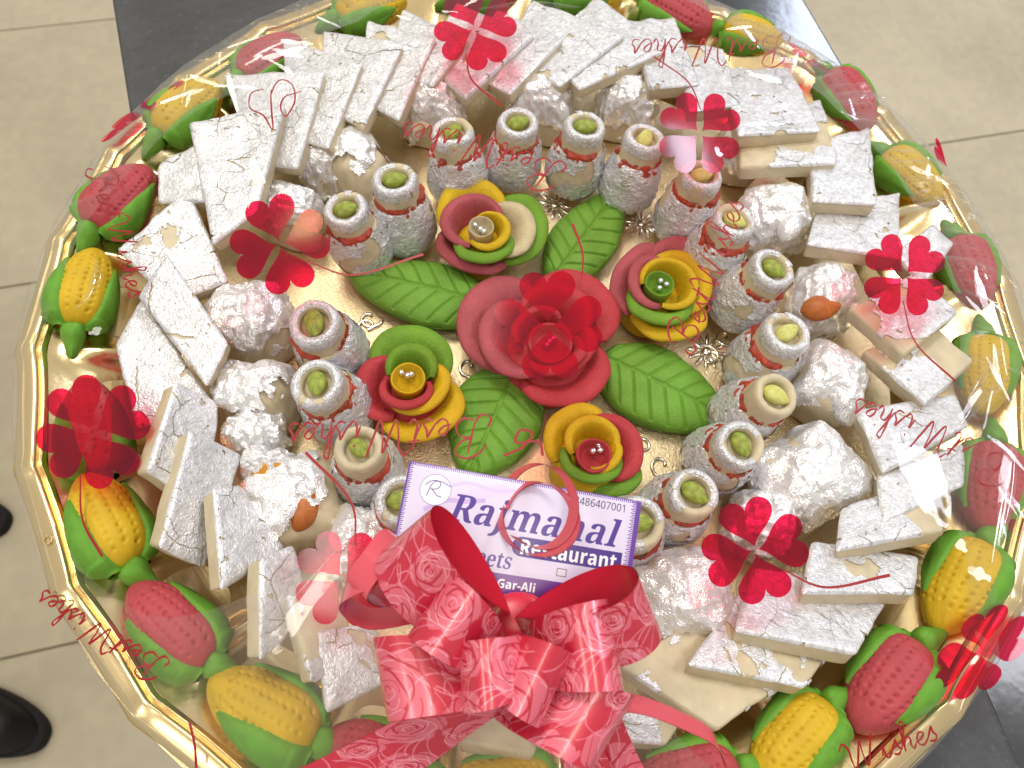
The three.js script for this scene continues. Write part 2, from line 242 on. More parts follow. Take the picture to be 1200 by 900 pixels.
// upper left, then clockwise
slab('upright diamond sweet at the left end of the top row, with a yellow glare', [[222, 144], [334, 122], [300, 245], [250, 285]], [0.041, 0.043, 0.043, 0.041], 1);
slab('narrow diamond sweet showing its sliver beside the green husk of the left pink corn', [[187, 190], [230, 170], [240, 235], [184, 236]], [0.033, 0.036, 0.036, 0.033], 1);
slab('wide diamond sweet with crinkled leaf left of the upper left red clover print', [[139, 293], [220, 222], [266, 328], [202, 355]], [0.034, 0.035, 0.033, 0.033], 1);
slab('diamond sweet lying over its neighbours with a bare beige lower tip, beside the foil lump', [[163, 348], [196, 300], [265, 400], [241, 450]], [0.0405, 0.042, 0.041, 0.039], 1);
slab('flat diamond sweet right of the yellow corn at the left, with small dark pits', [[136, 403], [166, 350], [248, 472], [160, 500]], [0.033, 0.034, 0.032, 0.032], 1);
slab('steeply leaning diamond sweet right of the left red clover, its beige edge to the left', [[211, 446], [250, 474], [250, 598], [170, 553]], [0.047, 0.031, 0.030, 0.047], 1);
slab('leaning diamond sweet with cracked leaf right above the almond sweet, second of the leaning row', [[223, 505], [284, 534], [240, 664], [189, 640]], [0.047, 0.031, 0.032, 0.046], 1);
slab('leaning diamond sweet with pitted leaf below the almond sweet, third of the leaning row', [[253, 570], [281, 572], [336, 642], [258, 692]], [0.047, 0.038, 0.029, 0.044], 1);
slab('half bare leaning diamond sweet left of the pale glare streak', [[306, 655], [345, 640], [366, 720], [306, 773]], [0.046, 0.037, 0.03, 0.044], 2);
slab('bare diamond sweet under the pale glare left of the bow', [[336, 700], [392, 682], [422, 768], [366, 800]], [0.042, 0.035, 0.03, 0.04], 3);
slab('diamond sweet beside the lower left ribbon tail, lowest on the left', [[370, 742], [440, 728], [454, 798], [384, 836]], [0.038, 0.034, 0.03, 0.036], 2);
slab('second diamond sweet of the top row with a bare upper right corner', [[261, 85], [381, 86], [346, 193], [300, 195]], rt, 1, 0.0066);
slab('third diamond sweet of the top row, right of the one with the bare corner', [[331, 43], [425, 76], [382, 170], [337, 161]], rt, 0, 0.0066);
slab('fourth diamond sweet of the top row, below the topmost yellow corn', [[378, 34], [473, 53], [424, 147], [378, 126]], rt, 1, 0.0066);
slab('diamond sweet left of the topmost red clover print', [[431, 24], [510, 45], [466, 138], [415, 114]], rt, 0, 0.0066);
slab('diamond sweet partly under the left hearts of the topmost clover print', [[472, 11], [549, 45], [507, 99], [450, 83]], rt, 0, 0.0066);
slab('diamond sweet under the right hearts of the topmost clover print', [[536, 3], [625, 42], [545, 113], [492, 69]], rt, 0, 0.0066);
slab('narrow diamond sweet right of the topmost clover print', [[582, 11], [660, 46], [597, 109], [536, 79]], rt, 0, 0.0066);
slab('broad bright diamond sweet at the middle of the top row', [[625, 0], [732, 42], [656, 99], [586, 62]], rt, 0, 0.0066);
slab('diamond sweet with a long slanted edge left of the small upper lettering', [[699, -6], [781, 60], [679, 102], [633, 58]], rt, 0, 0.0066);
slab('diamond sweet under the lettering at the upper right', [[736, 24], [790, 22], [819, 97], [762, 102]], [0.031, 0.031, 0.039, 0.039], 0);
slab('diamond sweet between the lettering and the upper right clover print', [[792, 48], [846, 58], [868, 120], [808, 130]], [0.031, 0.031, 0.039, 0.039], 1);
slab('diamond sweet with a blue white glint right of the upper right clover print', [[846, 80], [925, 80], [962, 152], [866, 158]], [0.032, 0.032, 0.042, 0.042], 1);
slab('diamond sweet with a large bare beige patch right of the upper right clover', [[866, 152], [963, 112], [980, 194], [868, 192]], [0.03, 0.032, 0.038, 0.038], 2);
slab('cream white diamond sweet beside the pink corn at the upper right', [[948, 170], [1019, 148], [1027, 240], [954, 233]], dn, 0);
slab('diamond sweet above the right clover print, beside the upper right yellow corn', [[958, 242], [1055, 224], [1053, 304], [948, 284]], [0.03, 0.03, 0.037, 0.037], 0);
slab('small diamond sweet tucked behind the right clover print next to the wrinkled film', [[1048, 295], [1093, 263], [1118, 284], [1082, 335]], [0.033, 0.033, 0.034, 0.034], 0);
slab('thick bare-edged diamond sweet under the right clover print', [[996, 360], [1075, 318], [1123, 366], [1060, 416]], [0.038, 0.036, 0.040, 0.042], 2);
slab('diamond sweet with torn leaf below the right clover print, at the end of its stem', [[1012, 408], [1100, 385], [1142, 422], [1084, 474]], [0.034, 0.033, 0.037, 0.038], 2);
slab('diamond sweet under the lettering at the right, beside the wrinkled yellow corn', [[1006, 480], [1118, 462], [1136, 497], [1036, 553]], [0.034, 0.033, 0.037, 0.039], 1);
slab('bluish shining diamond sweet left of the right red corn', [[1031, 556], [1128, 520], [1130, 568], [1036, 613]], [0.036, 0.034, 0.036, 0.038], 1);
slab('diamond sweet with bare right half, left of the husk of the lower right yellow corn', [[986, 597], [1090, 560], [1108, 622], [983, 642]], [0.034, 0.033, 0.04, 0.042], 2);
slab('diamond sweet under the red stem of the lower right clover print', [[954, 633], [1075, 653], [1070, 694], [941, 695]], [0.033, 0.032, 0.039, 0.041], 0);
slab('diamond sweet with pink tint just below the lower right clover print', [[884, 668], [1048, 688], [1002, 767], [864, 737]], [0.029, 0.028, 0.04, 0.042], 0);
slab('half bare diamond sweet left of the lower right red corn', [[876, 684], [985, 748], [945, 804], [806, 780]], [0.028, 0.027, 0.037, 0.039], 2);
slab('mostly bare diamond sweet with leaf scraps right of the bow', [[806, 728], [925, 800], [840, 856], [727, 780]], [0.029, 0.028, 0.034, 0.037], 3);
slab('bare diamond sweet beneath the thin ribbon right of the bow', [[716, 815], [800, 845], [782, 872], [722, 866]], [0.026, 0.026, 0.029, 0.03], 3);
slab('bare diamond sweet in the gap between the two ribbon tails', [[548, 832], [645, 830], [625, 886], [538, 868]], [0.028, 0.028, 0.033, 0.033], 3);

// ------------------------------------------------------------------ rolls with a pistachio
const rollVars = [0, 1, 2, 3].map((k) => {
  const nb = (a, y) => 0.0009 * fbm3(Math.cos(a) * 2.2 + k * 9, y * 150, Math.sin(a) * 2.2, 3), fine = (a, y) => nb(a, y) + 0.0011 * Math.abs(fbm3(Math.cos(a) * 5 + k, y * 420, Math.sin(a) * 5, 4));
  const bp = smoothProfile([[0, 0], [0.0088, 0.0001], [0.0112, 0.0012], [0.0126, 0.004], [0.0133, 0.0085], [0.0129, 0.014], [0.0118, 0.0195], [0.0104, 0.0248], [0.0092, 0.0258]], 46);
  const lp = smoothProfile([[0.0116, 0.0014], [0.0129, 0.004], [0.0136, 0.0085], [0.0132, 0.014], [0.0121, 0.0195], [0.0107, 0.0246], [0.0100, 0.0258]], 60);
  const np = smoothProfile([[0.0096, 0.0235], [0.0092, 0.028], [0.0090, 0.033], [0.0088, 0.0350], [0.0081, 0.0363], [0.0070, 0.0366], [0.0058, 0.0359], [0.0052, 0.0346], [0.0050, 0.033], [0.004, 0.0325], [0, 0.0325]], 44);
  const nl = smoothProfile([[0.0093, 0.0315], [0.0092, 0.0335], [0.0090, 0.0351], [0.0082, 0.0365], [0.0070, 0.0369], [0.0058, 0.0362]], 24);
  const fp = smoothProfile([[0.0109, 0.0232], [0.0108, 0.0245], [0.0104, 0.0258], [0.0101, 0.0268], [0.0096, 0.0277], [0.0090, 0.0280]], 24);
  return {
    body: flip(revolve(bp, 56, nb)), leaf: flip(revolve(lp, 96, fine)), neck: flip(revolve(np, 56, (a, y) => 0.5 * nb(a, y))), rim: flip(revolve(nl, 72, (a, y) => 0.5 * nb(a, y) + 0.0002 * Math.abs(fbm3(Math.cos(a) * 9, y * 600, Math.sin(a) * 9, 2)))),
    fill: flip(revolve(fp, 96, (a, y) => -0.0004 + 0.0026 * fbm3(Math.cos(a) * 3 + k * 3, y * 260, Math.sin(a) * 3, 4))),
  };
});
const nutG = (() => { const g = new THREE.SphereGeometry(1, 28, 20); const p = g.attributes.position; for (let i = 0; i < p.count; i++) { const x = p.getX(i), y = p.getY(i), z = p.getZ(i), k = 1 - 0.16 * x + 0.06 * fbm3(x * 2, y * 2, z * 2, 2), f = 1 - 0.3 * Math.pow(Math.abs(x), 3); p.setXYZ(i, x * 0.0063, y * 0.0036 * k * f, z * 0.0039 * k * f); } const uv = g.attributes.uv; for (let i = 0; i < uv.count; i++) uv.setXY(i, uv.getX(i) * 0.024, uv.getY(i) * 0.012); g.computeVertexNormals(); return g; })();
const rollLeaf = [leafTex(71, -0.1, 0.3), leafTex(83, -0.05, 0.5), leafTex(97, 0.1, 1)].map((t) => { t.repeat.set(1 / 0.07, 1 / 0.07); return std({ map: t, alphaTest: 0.5, metalness: 0.42, roughness: 0.34, bumpMap: tCrumple, bumpScale: 0.0007, side: THREE.DoubleSide }); });
const ROLL_H = 0.045;
function pistachioRoll(label, px, py, nutAng, rimLeaf, pale, s = rr(0.93, 1.02)) {
  const k = Math.floor(R0() * 4), g = rollVars[k], top = at(px, py, ROLL_H), lean = 0.1;
  const out = V(top.x - 0.01, 0, top.z - 0.0).normalize(), axis = V(out.x * lean + rr(-0.08, 0.08), 1, out.z * lean + rr(-0.08, 0.08)).normalize();
  const H = 0.0364 * s, foot = top.clone().addScaledVector(axis, -H); foot.y = Math.max(0.0045, foot.y);
  const o = thing('pistachio_roll', label, 'sweet', foot, 'pistachio topped rolls around the roses');
  const spin = rr(0, 6.28); o.quaternion.setFromUnitVectors(V(0, 1, 0), axis); o.scale.set(s, (top.y - foot.y) / (0.0364 * axis.y), s);
  const b = part(o, 'roll', g.body, ivory), nk = part(o, 'neck', g.neck, ivory), f = part(o, 'red_filling', g.fill, fillingM), l = part(o, 'silver_leaf', g.leaf, rollLeaf[Math.floor(R0() * 2)]);
  for (const m of [b, nk, f, l]) m.rotation.y = spin;
  if (rimLeaf >= 0) { const m = part(o, 'rim_leaf', g.rim, rollLeaf[rimLeaf]); m.rotation.y = spin + rr(0, 6); }
  const p = part(o, 'pistachio', nutG, pale ? pistachioPale : pistachio); p.position.set(0, 0.0352, 0); p.rotation.set(rr(-0.15, 0.15), nutAng, 0.25); p.scale.setScalar(rr(0.76, 0.88));
}
const ROLLS = [
  ['roll with a round green pistachio, farther left of the cream-centred rose', 404, 243, 0.2, 1], ['roll with thick beige neck directly upper left of the cream-centred rose', 462, 208, 0.1, 1],
  ['roll whose nut is crossed by red lettering, above the cream-centred rose', 530, 152, 0.9, 2], ['roll with a bright green nut left of centre in the top arc', 607, 142, 0.4, 0],
  ['roll with a long pale green nut, above the upright marzipan leaf', 686, 146, 0.0, 1], ['roll with a pale nut and green-tinted body left of the upper right clover', 757, 160, 1.4, 0, 1],
  ['roll partly under the upper right clover print', 823, 203, 0.3, 2, 1], ['roll crossed by vertical lettering right of the green-centred rose', 862, 256, -0.5, 2, 1],
  ['roll with a dark green nut beside the foil-wrapped almond sweet at the right', 908, 313, -0.7, 1], ['roll with a pale broken nut, leaning right of the green-centred rose', 924, 388, 0.7, 1, 1],
  ['plain topped roll with a yellow nut and bare beige top at the right', 911, 462, -0.5, -1, 1], ['bare topped roll with an upright bright nut, right of the big lower right leaf', 870, 520, -1.1, 2],
  ['large roll with a diagonal dark green nut, lowest on the right, beside the card', 815, 577, -0.6, 2], ['roll mostly hidden behind the right end of the card', 748, 612, 0.2, 2],
  ['roll with white leafed rim just left of the big left leaf', 367, 377, -1.2, 0], ['roll with a tall green nut left of the yellow-centred rose', 370, 448, -1.3, 1],
  ['bare topped roll crossed by lettering, below left of the yellow-centred rose', 420, 524, -0.8, -1], ['roll mostly hidden behind the left end of the card', 470, 586, 0.2, 1],
];
for (const [l, x, y, a, k, p] of ROLLS) pistachioRoll(l, x, y, a, k ?? 1, p);

// ------------------------------------------------------------------ foil-capped lumps, some with an almond
function lump(label, px, py, wPx, hPx, seed, opt = {}) {
  const h = opt.h ?? 0.030, c = at(px, py, h * 0.8), rx = wPx / 3050 / 2, rz = hPx / 3050 / 2 * 0.92, r = rng(seed * 31 + 5);
  const o = thing('silver_leaf_sweet', label, 'sweet', V(c.x, opt.y ?? 0.0045, c.z), 'lumpy silver leaf sweets between rolls and diamonds'); o.rotation.y = opt.turn ?? 0;
  const shape = (a, v, lift, amp) => {
    const sq = Math.pow(Math.pow(Math.abs(Math.cos(a)), 3.2) + Math.pow(Math.abs(Math.sin(a)), 3.2), -1 / 3.2);
    const rad = Math.pow(Math.max(0, 1 - Math.pow(Math.max(0, (v - 0.25) / 0.75), opt.top ?? 4.5)), 0.5) * (v < 0.12 ? 0.86 + 0.14 * Math.sqrt(v / 0.12) : 1) * (1 - 0.1 * v);
    const x = Math.cos(a) * sq * rad, z = Math.sin(a) * sq * rad, n = 0.3 * fbm3(x * 1.3 + seed * 5.1, v * 1.6, z * 1.3, 3), cr = lift ? amp * (0.9 - 2.2 * Math.abs(fbm3(x * 2.1 + seed, v * 2.6, z * 2.1, 3))) : 0;
    return V(x * rx * (1 + n) + x * (lift + cr), h * v * (1 + 0.25 * n) + (lift + cr) * v, z * rz * (1 + n) + z * (lift + cr));
  };
  const vv = (v) => (v < 0.3 ? v : 0.3 + 0.7 * Math.sin((v - 0.3) / 0.7 * Math.PI / 2));
  part(o, 'sweet', flip(weldSeam(grid(56, 30, (u, v) => shape(u * Math.PI * 2, vv(v), 0, 0)), 56, 30)), ivory);
  const nu = 96, nv = 44, g = grid(nu, nv, (u, v) => shape(u * Math.PI * 2, vv(v), 0.0003, 0.0021)), p = g.attributes.position, ix = g.index.array, keep = [], cov = opt.cover ?? 0.5;
  for (let k = 0; k < ix.length; k += 3) { let x = 0, y = 0, z = 0; for (let m = 0; m < 3; m++) { x += p.getX(ix[k + m]) / 3; y += p.getY(ix[k + m]) / 3; z += p.getZ(ix[k + m]) / 3; } const e = y / h + 0.55 * fbm3(x * 110 + seed * 7, y * 110, z * 110, 4) + (opt.lean ? (x * opt.lean[0] / rx + z * opt.lean[1] / rz) * 0.35 : 0); if (e > cov && !(opt.hole && Math.hypot(x - opt.hole[0], z - opt.hole[1]) < opt.hole[2])) keep.push(ix[k], ix[k + 2], ix[k + 1]); }
  g.setIndex(keep); const fg = g.toNonIndexed(); fg.computeVertexNormals(); part(o, 'silver_leaf', fg, foilM);
  if (opt.nut) { const [nx, ny, ang, mat, s, wy] = opt.nut, q = at(nx, ny, wy ?? h * 0.75), m = part(o, 'almond', nutG, mat); o.updateMatrixWorld(true); m.position.copy(o.worldToLocal(q.clone())); m.scale.setScalar(s); m.rotation.set(0.2, ang - (opt.turn ?? 0), 0.1); }
}
lump('large crumpled foil sweet left of the rolls, below the upper left clover', 290, 370, 92, 92, 1, { cover: 0.42, turn: 0.3 });
lump('beige sweet with a foil cap above the small foil ball at the left', 297, 458, 88, 76, 2, { cover: 0.72, turn: 0.1, lean: [-0.3, -0.6] });
lump('small round foil ball left of the rolls', 300, 508, 62, 54, 3, { cover: 0.3, h: 0.026, turn: 0.4 });
lump('big pale sweet with a brown almond in its face, left of the card', 345, 588, 108, 104, 4, { cover: 0.72, turn: 0.5, lean: [-0.9, -0.7], nut: [357, 597, 1.4, almondM, 1.25, 0.0305] });
lump('smooth beige sweet with a leafed corner, behind the upper left rolls', 418, 192, 96, 76, 5, { cover: 0.86, turn: -0.6, lean: [-0.8, -0.6] });
lump('dark foiled sweet at the left end of the upper arc of rolls', 376, 192, 50, 60, 6, { cover: 0.3, h: 0.028 });
lump('crinkled silver sweet behind the roll with the lettering at the top', 506, 124, 84, 62, 7, { cover: 0.35 });
lump('crinkled silver sweet behind the two rolls at the top centre', 632, 118, 84, 66, 8, { cover: 0.4 });
lump('white crinkled sweet behind the rolls left of the upper right clover', 736, 118, 82, 66, 9, { cover: 0.36 });
lump('silver sweet hidden behind the upper right clover print', 868, 172, 66, 60, 10, { cover: 0.45, h: 0.028 });
lump('silver crumbly sweet with a foiled almond, right of the upper right roll arc', 912, 250, 92, 92, 11, { cover: 0.34, turn: 0.2, nut: [926, 266, 1.2, foilM, 1.2, 0.031] });
lump('silver crumbly sweet with an orange brown almond, left of the right clover', 968, 345, 78, 96, 12, { cover: 0.36, nut: [962, 361, 0.3, almondM, 1.3, 0.031] });
lump('beige sweet with flaky silver top below the orange brown almond', 976, 447, 92, 98, 13, { cover: 0.5, turn: -0.4, lean: [-0.3, -0.4] });
lump('largest foil-capped sweet at the right, below the flaky one', 952, 556, 108, 108, 14, { cover: 0.42, turn: 0.7, h: 0.032 });
lump('silver sweet with a slice of apricot, right of the bow', 796, 695, 100, 104, 15, { cover: 0.22, h: 0.034, turn: 0.3, nut: [829, 690, 1.5, apricotM, 1.25, 0.026] });
lump('silver sweet under the lower right clover print', 892, 612, 70, 70, 16, { cover: 0.3, h: 0.027 });
lump('leafed sweet with a beige side behind the upper left clover print', 340, 245, 78, 62, 17, { cover: 0.62, h: 0.028 });
lump('silver leafed sweet beneath the left loops of the bow', 428, 640, 84, 84, 18, { cover: 0.3, h: 0.03 });
lump('apricot topped scrap of silver sweet above the almond sweet at the left', 318, 548, 52, 40, 19, { cover: 0.6, h: 0.031, nut: [314, 549, 0.6, apricotM, 1.0, 0.0315] });

// ------------------------------------------------------------------ marzipan corn cobs
const cobR = (x) => 0.0108 * Math.pow(Math.max(0, 1 - Math.pow(Math.abs(x), x < 0 ? 3 : 2.3)), 0.55) * (1 - 0.2 * x), CL = 0.0178;
const cobG = (() => {
  const rows = 16, cols = 11;
  return weldSeam(grid(150, 110, (u, v) => {
    const a = u * Math.PI * 2, x = -Math.cos(v * Math.PI); let r = cobR(x), s = a / (2 * Math.PI) * rows, ri = Math.round(s), t = (x + 0.8) / 1.55 * cols + (ri % 2) * 0.5, ti = Math.round(t), d = 0;
    if (ti >= 1 && ti < cols) { const dx = (t - ti) / cols * 1.55 * CL, da = (s - ri) / rows * 2 * Math.PI * r, j = hash3(ri, ti, 4); d = (0.5 + 0.7 * j) * 0.0012 * Math.exp(-(dx * dx) / 2.4e-7 - (da * da) / 3.6e-7); }
    r = r - d + 0.0006 * fbm3(x * 2.6, Math.cos(a) * 1.8, Math.sin(a) * 1.8, 3);
    return V(x * CL, Math.cos(a) * r, Math.sin(a) * r);
  }, (u, v) => [u * 0.07, v * 0.04]), 150, 110);
})();
const huskG = [0, 1, 2].map((k) => (side) => grid(44, 26, (s, t) => {
  const w = t * 2 - 1, L = 1.45 + 0.2 * k * 0.5, x = -1.04 + L * s, sp = (0.86 - 0.1 * k) * Math.pow(Math.max(0, 1 - Math.pow(s, 1.9)), 0.8), a = side * (1.42 - 0.42 * s + 0.12 * k) + w * sp * 1.05;
  const puff = Math.sqrt(Math.max(0, 1 - w * w)), r = Math.max(0.0012, cobR(Math.max(-0.985, x))) * (0.97) + 0.0030 * Math.pow(puff, 0.7) * (1 - 0.55 * s) + (s < 0.15 ? 0.0012 * puff : 0) + 0.0003 * noise3(x * 3, w * 2, side * 3 + k);
  return V(x * CL, Math.cos(a) * r, Math.sin(a) * r);
}, (s, t) => [s * 0.04, t * 0.03]));
const huskParts = [0, 1, 2].map((k) => [huskG[k](1), flip(huskG[k](-1))]);
const stemG = (() => { const g = revolve(smoothProfile([[0, -0.002], [0.0040, -0.001], [0.0046, 0.002], [0.0036, 0.0055], [0.0024, 0.009], [0.0013, 0.0112], [0, 0.0118]], 20), 24, (a, y) => 0.0004 * noise3(Math.cos(a) * 2, y * 300, Math.sin(a) * 2)); flip(g); g.scale(1.25, 1, 0.9); g.rotateZ(Math.PI / 2); return g; })();
const corns = {};
function corn(label, col, px, py, tx, ty, s, roll, stem, variant = 0, h = 0.023) {
  const key = col + variant; let o;
  const c = at(px, py, h), t = at(tx, ty, h), dir = t.clone().sub(c).normalize();
  if (!corns[key]) {
    o = new THREE.Group(); part(o, 'cob', cobG, col === 'red' ? M.cobRed : M.cobYellow);
    for (const g of huskParts[variant]) part(o, 'husk_leaf', g, M.husk);
    const st = part(o, 'stem', stemG, M.husk); st.position.set(-CL * 1.0, 0.001, 0); corns[key] = o;
  } else o = corns[key].clone();
  o.name = numbered('marzipan_corn'); tag(o, label, 'sweet', 'marzipan corn cobs around the tray edge'); scene.add(o);
  // lie on the slope of the tray wall
  const rad = V(c.x, 0, c.z).normalize(), nrm = V(-rad.x * 0.35, 1, -rad.z * 0.35).normalize(), X = dir.clone().addScaledVector(nrm, -dir.dot(nrm)).normalize(), Z = X.clone().cross(nrm);
  o.quaternion.setFromRotationMatrix(new THREE.Matrix4().makeBasis(X, nrm, Z)); o.rotateX(roll); o.scale.set(s * rr(0.94, 1.03), s * rr(0.92, 1.02), s * rr(0.9, 1.02)); o.rotateY(rr(-0.06, 0.06)); o.position.copy(c);
  o.children[3].rotation.set(0, stem, 0.2); return o;
}
corn('yellow marzipan corn at the far left edge, husk stem pointing down', 'yellow', 100, 338, 122, 270, 1.06, 0.1, 0.2, 1);
corn('pink marzipan corn under the left red clover print', 'red', 108, 500, 97, 400, 1.1, 0, 0.1, 0, 0.0205);
corn('yellow marzipan corn below the left clover, crossed by its thin red stem', 'yellow', 124, 610, 94, 545, 1.06, 0.15, 0.5, 1);
corn('red marzipan corn at the lower left, crossed by lettering', 'red', 200, 732, 150, 676, 1.1, -0.1, 0.4, 1);
corn('yellow marzipan corn lowest at the left, beside the ribbon tail', 'yellow', 308, 832, 240, 797, 1.12, 0.1, 0.2, 1);
corn('pink marzipan corn at the upper left edge, crossed by lettering', 'red', 142, 232, 196, 168, 1.06, -0.3, 0.3, 2);
corn('yellow marzipan corn at the upper left under the white film streak', 'yellow', 222, 128, 275, 78, 1.06, -0.3, 0.2, 1);
corn('pink marzipan corn under the sharpest film wrinkles at the upper left', 'red', 318, 68, 375, 35, 0.98, -0.25, 0.2, 2);
corn('yellow marzipan corn at the top, streaked by film', 'yellow', 436, 10, 500, -8, 1.0, -0.3, 0.2, 1);
corn('dark red marzipan corn behind the topmost clover print', 'red', 572, -8, 640, -18, 1.0, -0.2, 0.2, 0);
corn('yellow marzipan corn at the middle of the top edge', 'yellow', 690, -6, 760, -6, 1.0, -0.2, 0.2, 1);
corn('dark red marzipan corn right of the middle of the top edge', 'red', 795, 14, 850, 40, 1.12, -0.2, 0.2, 2);
corn('yellow marzipan corn at the upper right crossed by lettering', 'yellow', 882, 44, 935, 62, 0.92, -0.1, 0.2, 1);
corn('pink marzipan corn at the upper right above the shop floor', 'red', 995, 118, 1038, 165, 0.98, -0.15, 0.2, 2);
corn('yellow marzipan corn at the upper right edge between two film folds', 'yellow', 1068, 208, 1112, 250, 0.94, 0, 0.2, 1);
corn('pink marzipan corn under purple-looking crumpled film at the right', 'red', 1136, 318, 1160, 372, 0.98, 0, 0.2, 2);
corn('yellow marzipan corn under streaky film at the right edge', 'yellow', 1152, 440, 1150, 505, 1.02, 0, 0.2, 1);
corn('red marzipan corn at the right edge under the last lettering', 'red', 1160, 572, 1150, 640, 1.08, -0.05, 0.2, 2);
corn('yellow marzipan corn at the lower right with a broad green husk', 'yellow', 1124, 688, 1085, 752, 1.12, 0, -0.3, 1);
corn('red marzipan corn at the lower right, plainest and clearest of the red ones', 'red', 1038, 804, 985, 868, 1.14, 0, -0.3, 1);
corn('yellow marzipan corn at the bottom edge, right of the ribbons', 'yellow', 928, 872, 880, 920, 1.06, 0.05, -0.3, 1);
corn('red marzipan corn peeking in at the bottom edge under the thin ribbon end', 'red', 800, 918, 735, 935, 1.05, 0, -0.2, 1);
corn('marzipan corn husk showing in the gap between the ribbon tails at the bottom', 'yellow', 580, 930, 520, 938, 1.05, 0, -0.2, 1);
corn('red marzipan corn hidden mostly under the wide pale ribbon tail', 'red', 440, 885, 390, 862, 1.0, 0, 0.2, 1, 0.022);

// ------------------------------------------------------------------ marzipan leaves and roses
function marzipanLeaf(label, bx, by, tx, ty, wPx, y0, y1) {
  const b = at(bx, by, y0), t = at(tx, ty, y1), L = b.distanceTo(t), W = wPx / 3050 / 2;
  const o = thing('marzipan_leaf', label, 'sweet', b, 'green marzipan leaves around the red rose');
  const X = t.clone().sub(b).normalize(), Z = X.clone().cross(V(0, 1, 0)).normalize(), N = Z.clone().cross(X);
  o.quaternion.setFromRotationMatrix(new THREE.Matrix4().makeBasis(X, N, Z));
  const half = (u) => W * Math.pow(Math.sin(Math.PI * Math.pow(u, 0.8)), 0.62) * (u > 0.9 ? 0.9 + 0.1 * (1 - (u - 0.9) / 0.1) : 1);
  const g = grid(170, 90, (u, v) => {
    const w = v * 2 - 1, x = u * L, z = w * half(u) * (1 + 0.035 * noise3(u * 9, w * 2, bx)); const az = Math.abs(w);
    const q = (u * 8.2 - az * 1.35) % 1, d = Math.min(((q % 1) + 1) % 1, 1 - ((q % 1) + 1) % 1) / 8.2 * L;
    let y = 0.0048 * Math.sqrt(Math.max(0, 1 - Math.pow(az, 4))) * Math.sqrt(Math.min(1, u * 14) * Math.min(1, (1 - u) * 14)) + 0.0012 * Math.sin(u * 3) - 0.0012 * az * az + 0.0007 * fbm3(x * 120 + bx, z * 120, 1, 2);
    y -= 0.0011 * Math.exp(-(z * z) / 4e-7) + (az < 0.92 && az > 0.03 ? 0.0011 * Math.exp(-(d * d) / 2.6e-7) : 0);
    return V(x, y, z);
  });
  part(o, 'leaf_blade', flip(g), M.leaf);
  part(o, 'underside', grid(40, 2, (u, v) => V(u * L, -0.0012, (v * 2 - 1) * half(u))), M.leaf);
}
marzipanLeaf('green marzipan leaf pointing left, above the yellow-centred rose', 578, 362, 408, 322, 92, 0.010, 0.012);
marzipanLeaf('green marzipan leaf pointing up between the two upper roses', 648, 330, 726, 226, 88, 0.010, 0.012);
marzipanLeaf('large green marzipan leaf pointing right below the green-centred rose', 702, 420, 852, 496, 108, 0.010, 0.010);
marzipanLeaf('green marzipan leaf pointing down to the card', 606, 432, 548, 562, 112, 0.009, 0.009);

function circle3(a, b, c) {  // centre, radius and angles of the arc a-b-c in the xz plane
  const d = 2 * (a.x * (b.z - c.z) + b.x * (c.z - a.z) + c.x * (a.z - b.z)), A = a.x * a.x + a.z * a.z, B = b.x * b.x + b.z * b.z, C = c.x * c.x + c.z * c.z;
  const x = (A * (b.z - c.z) + B * (c.z - a.z) + C * (a.z - b.z)) / d, z = (A * (c.x - b.x) + B * (a.x - c.x) + C * (b.x - a.x)) / d;
  const an = (p) => Math.atan2(p.z - z, p.x - x); let s = an(a), m = an(b), e = an(c); const P = Math.PI * 2, cw = ((m - s + P) % P) < ((e - s + P) % P);
  const span = cw ? (e - s + P) % P : -((s - e + P) % P); return { x, z, r: Math.hypot(a.x - x, a.z - z), s, span };
}
function petalGeo(arc, cx, cz, h, depth, th, base, seed, inward = 0.5) {
  // cross-section, from the foot (inner, low) up to the rolled lip (outer, high), then back down the outside
  const sec = []; const n = 9; for (let k = 0; k <= n; k++) { const t = k / n; sec.push([t, 1]); } for (let k = 1; k < 6; k++) sec.push([1, 1 - 2 * k / 6, k]); for (let k = n; k >= 0; k--) sec.push([k / n, -1]);
  const nu = 64, nv = sec.length - 1;
  return grid(nu, nv, (u, v, i, j) => {
    const a = arc.s + arc.span * u, [t, side, cap] = sec[j], end = Math.pow(Math.sin(Math.PI * Math.min(0.985, Math.max(0.015, u))), 0.55), wob = 1 + 0.03 * noise3(u * 5 + seed, seed * 3, 1);
    const rx = Math.cos(a) * arc.r * wob, rz = Math.sin(a) * arc.r * wob, ox = arc.x + rx, oz = arc.z + rz;
    const k = (inward + (1 - inward) * Math.pow(t, 1.15)) * (0.78 + 0.22 * Math.min(1, end * 1.25)), ex = cx + (ox - cx) * k, ez = cz + (oz - cz) * k, y0 = base + (h - base) * (1 - Math.pow(1 - t, 1.9)) - depth * (1 - end);
    const lip = t > 0.75 ? -0.0009 * Math.pow((t - 0.75) / 0.25, 2) : 0, hw = th * (0.35 + 0.65 * end), dirx = Math.cos(a), dirz = Math.sin(a), tilt = 0.75;
    // thickness runs mostly up the inner face and outwards round the lip
    let off = side * hw * 0.5, lx = 0; if (cap) { const q = cap / 6 * Math.PI; off = Math.cos(q) * hw * 0.5; lx = Math.sin(q) * hw * 0.5; }
    return V(ex + dirx * (lx * tilt - off * (1 - tilt) * 1.6), Math.max(base - 0.002, y0 + lip + off * tilt + lx * 0.25) + 0.0004 * fbm3(ox * 200, t * 3, oz * 200 + seed, 2), ez + dirz * (lx * tilt - off * (1 - tilt) * 1.6));
  }, (u, v) => [u * Math.abs(arc.span) * arc.r, v * 0.03]);
}
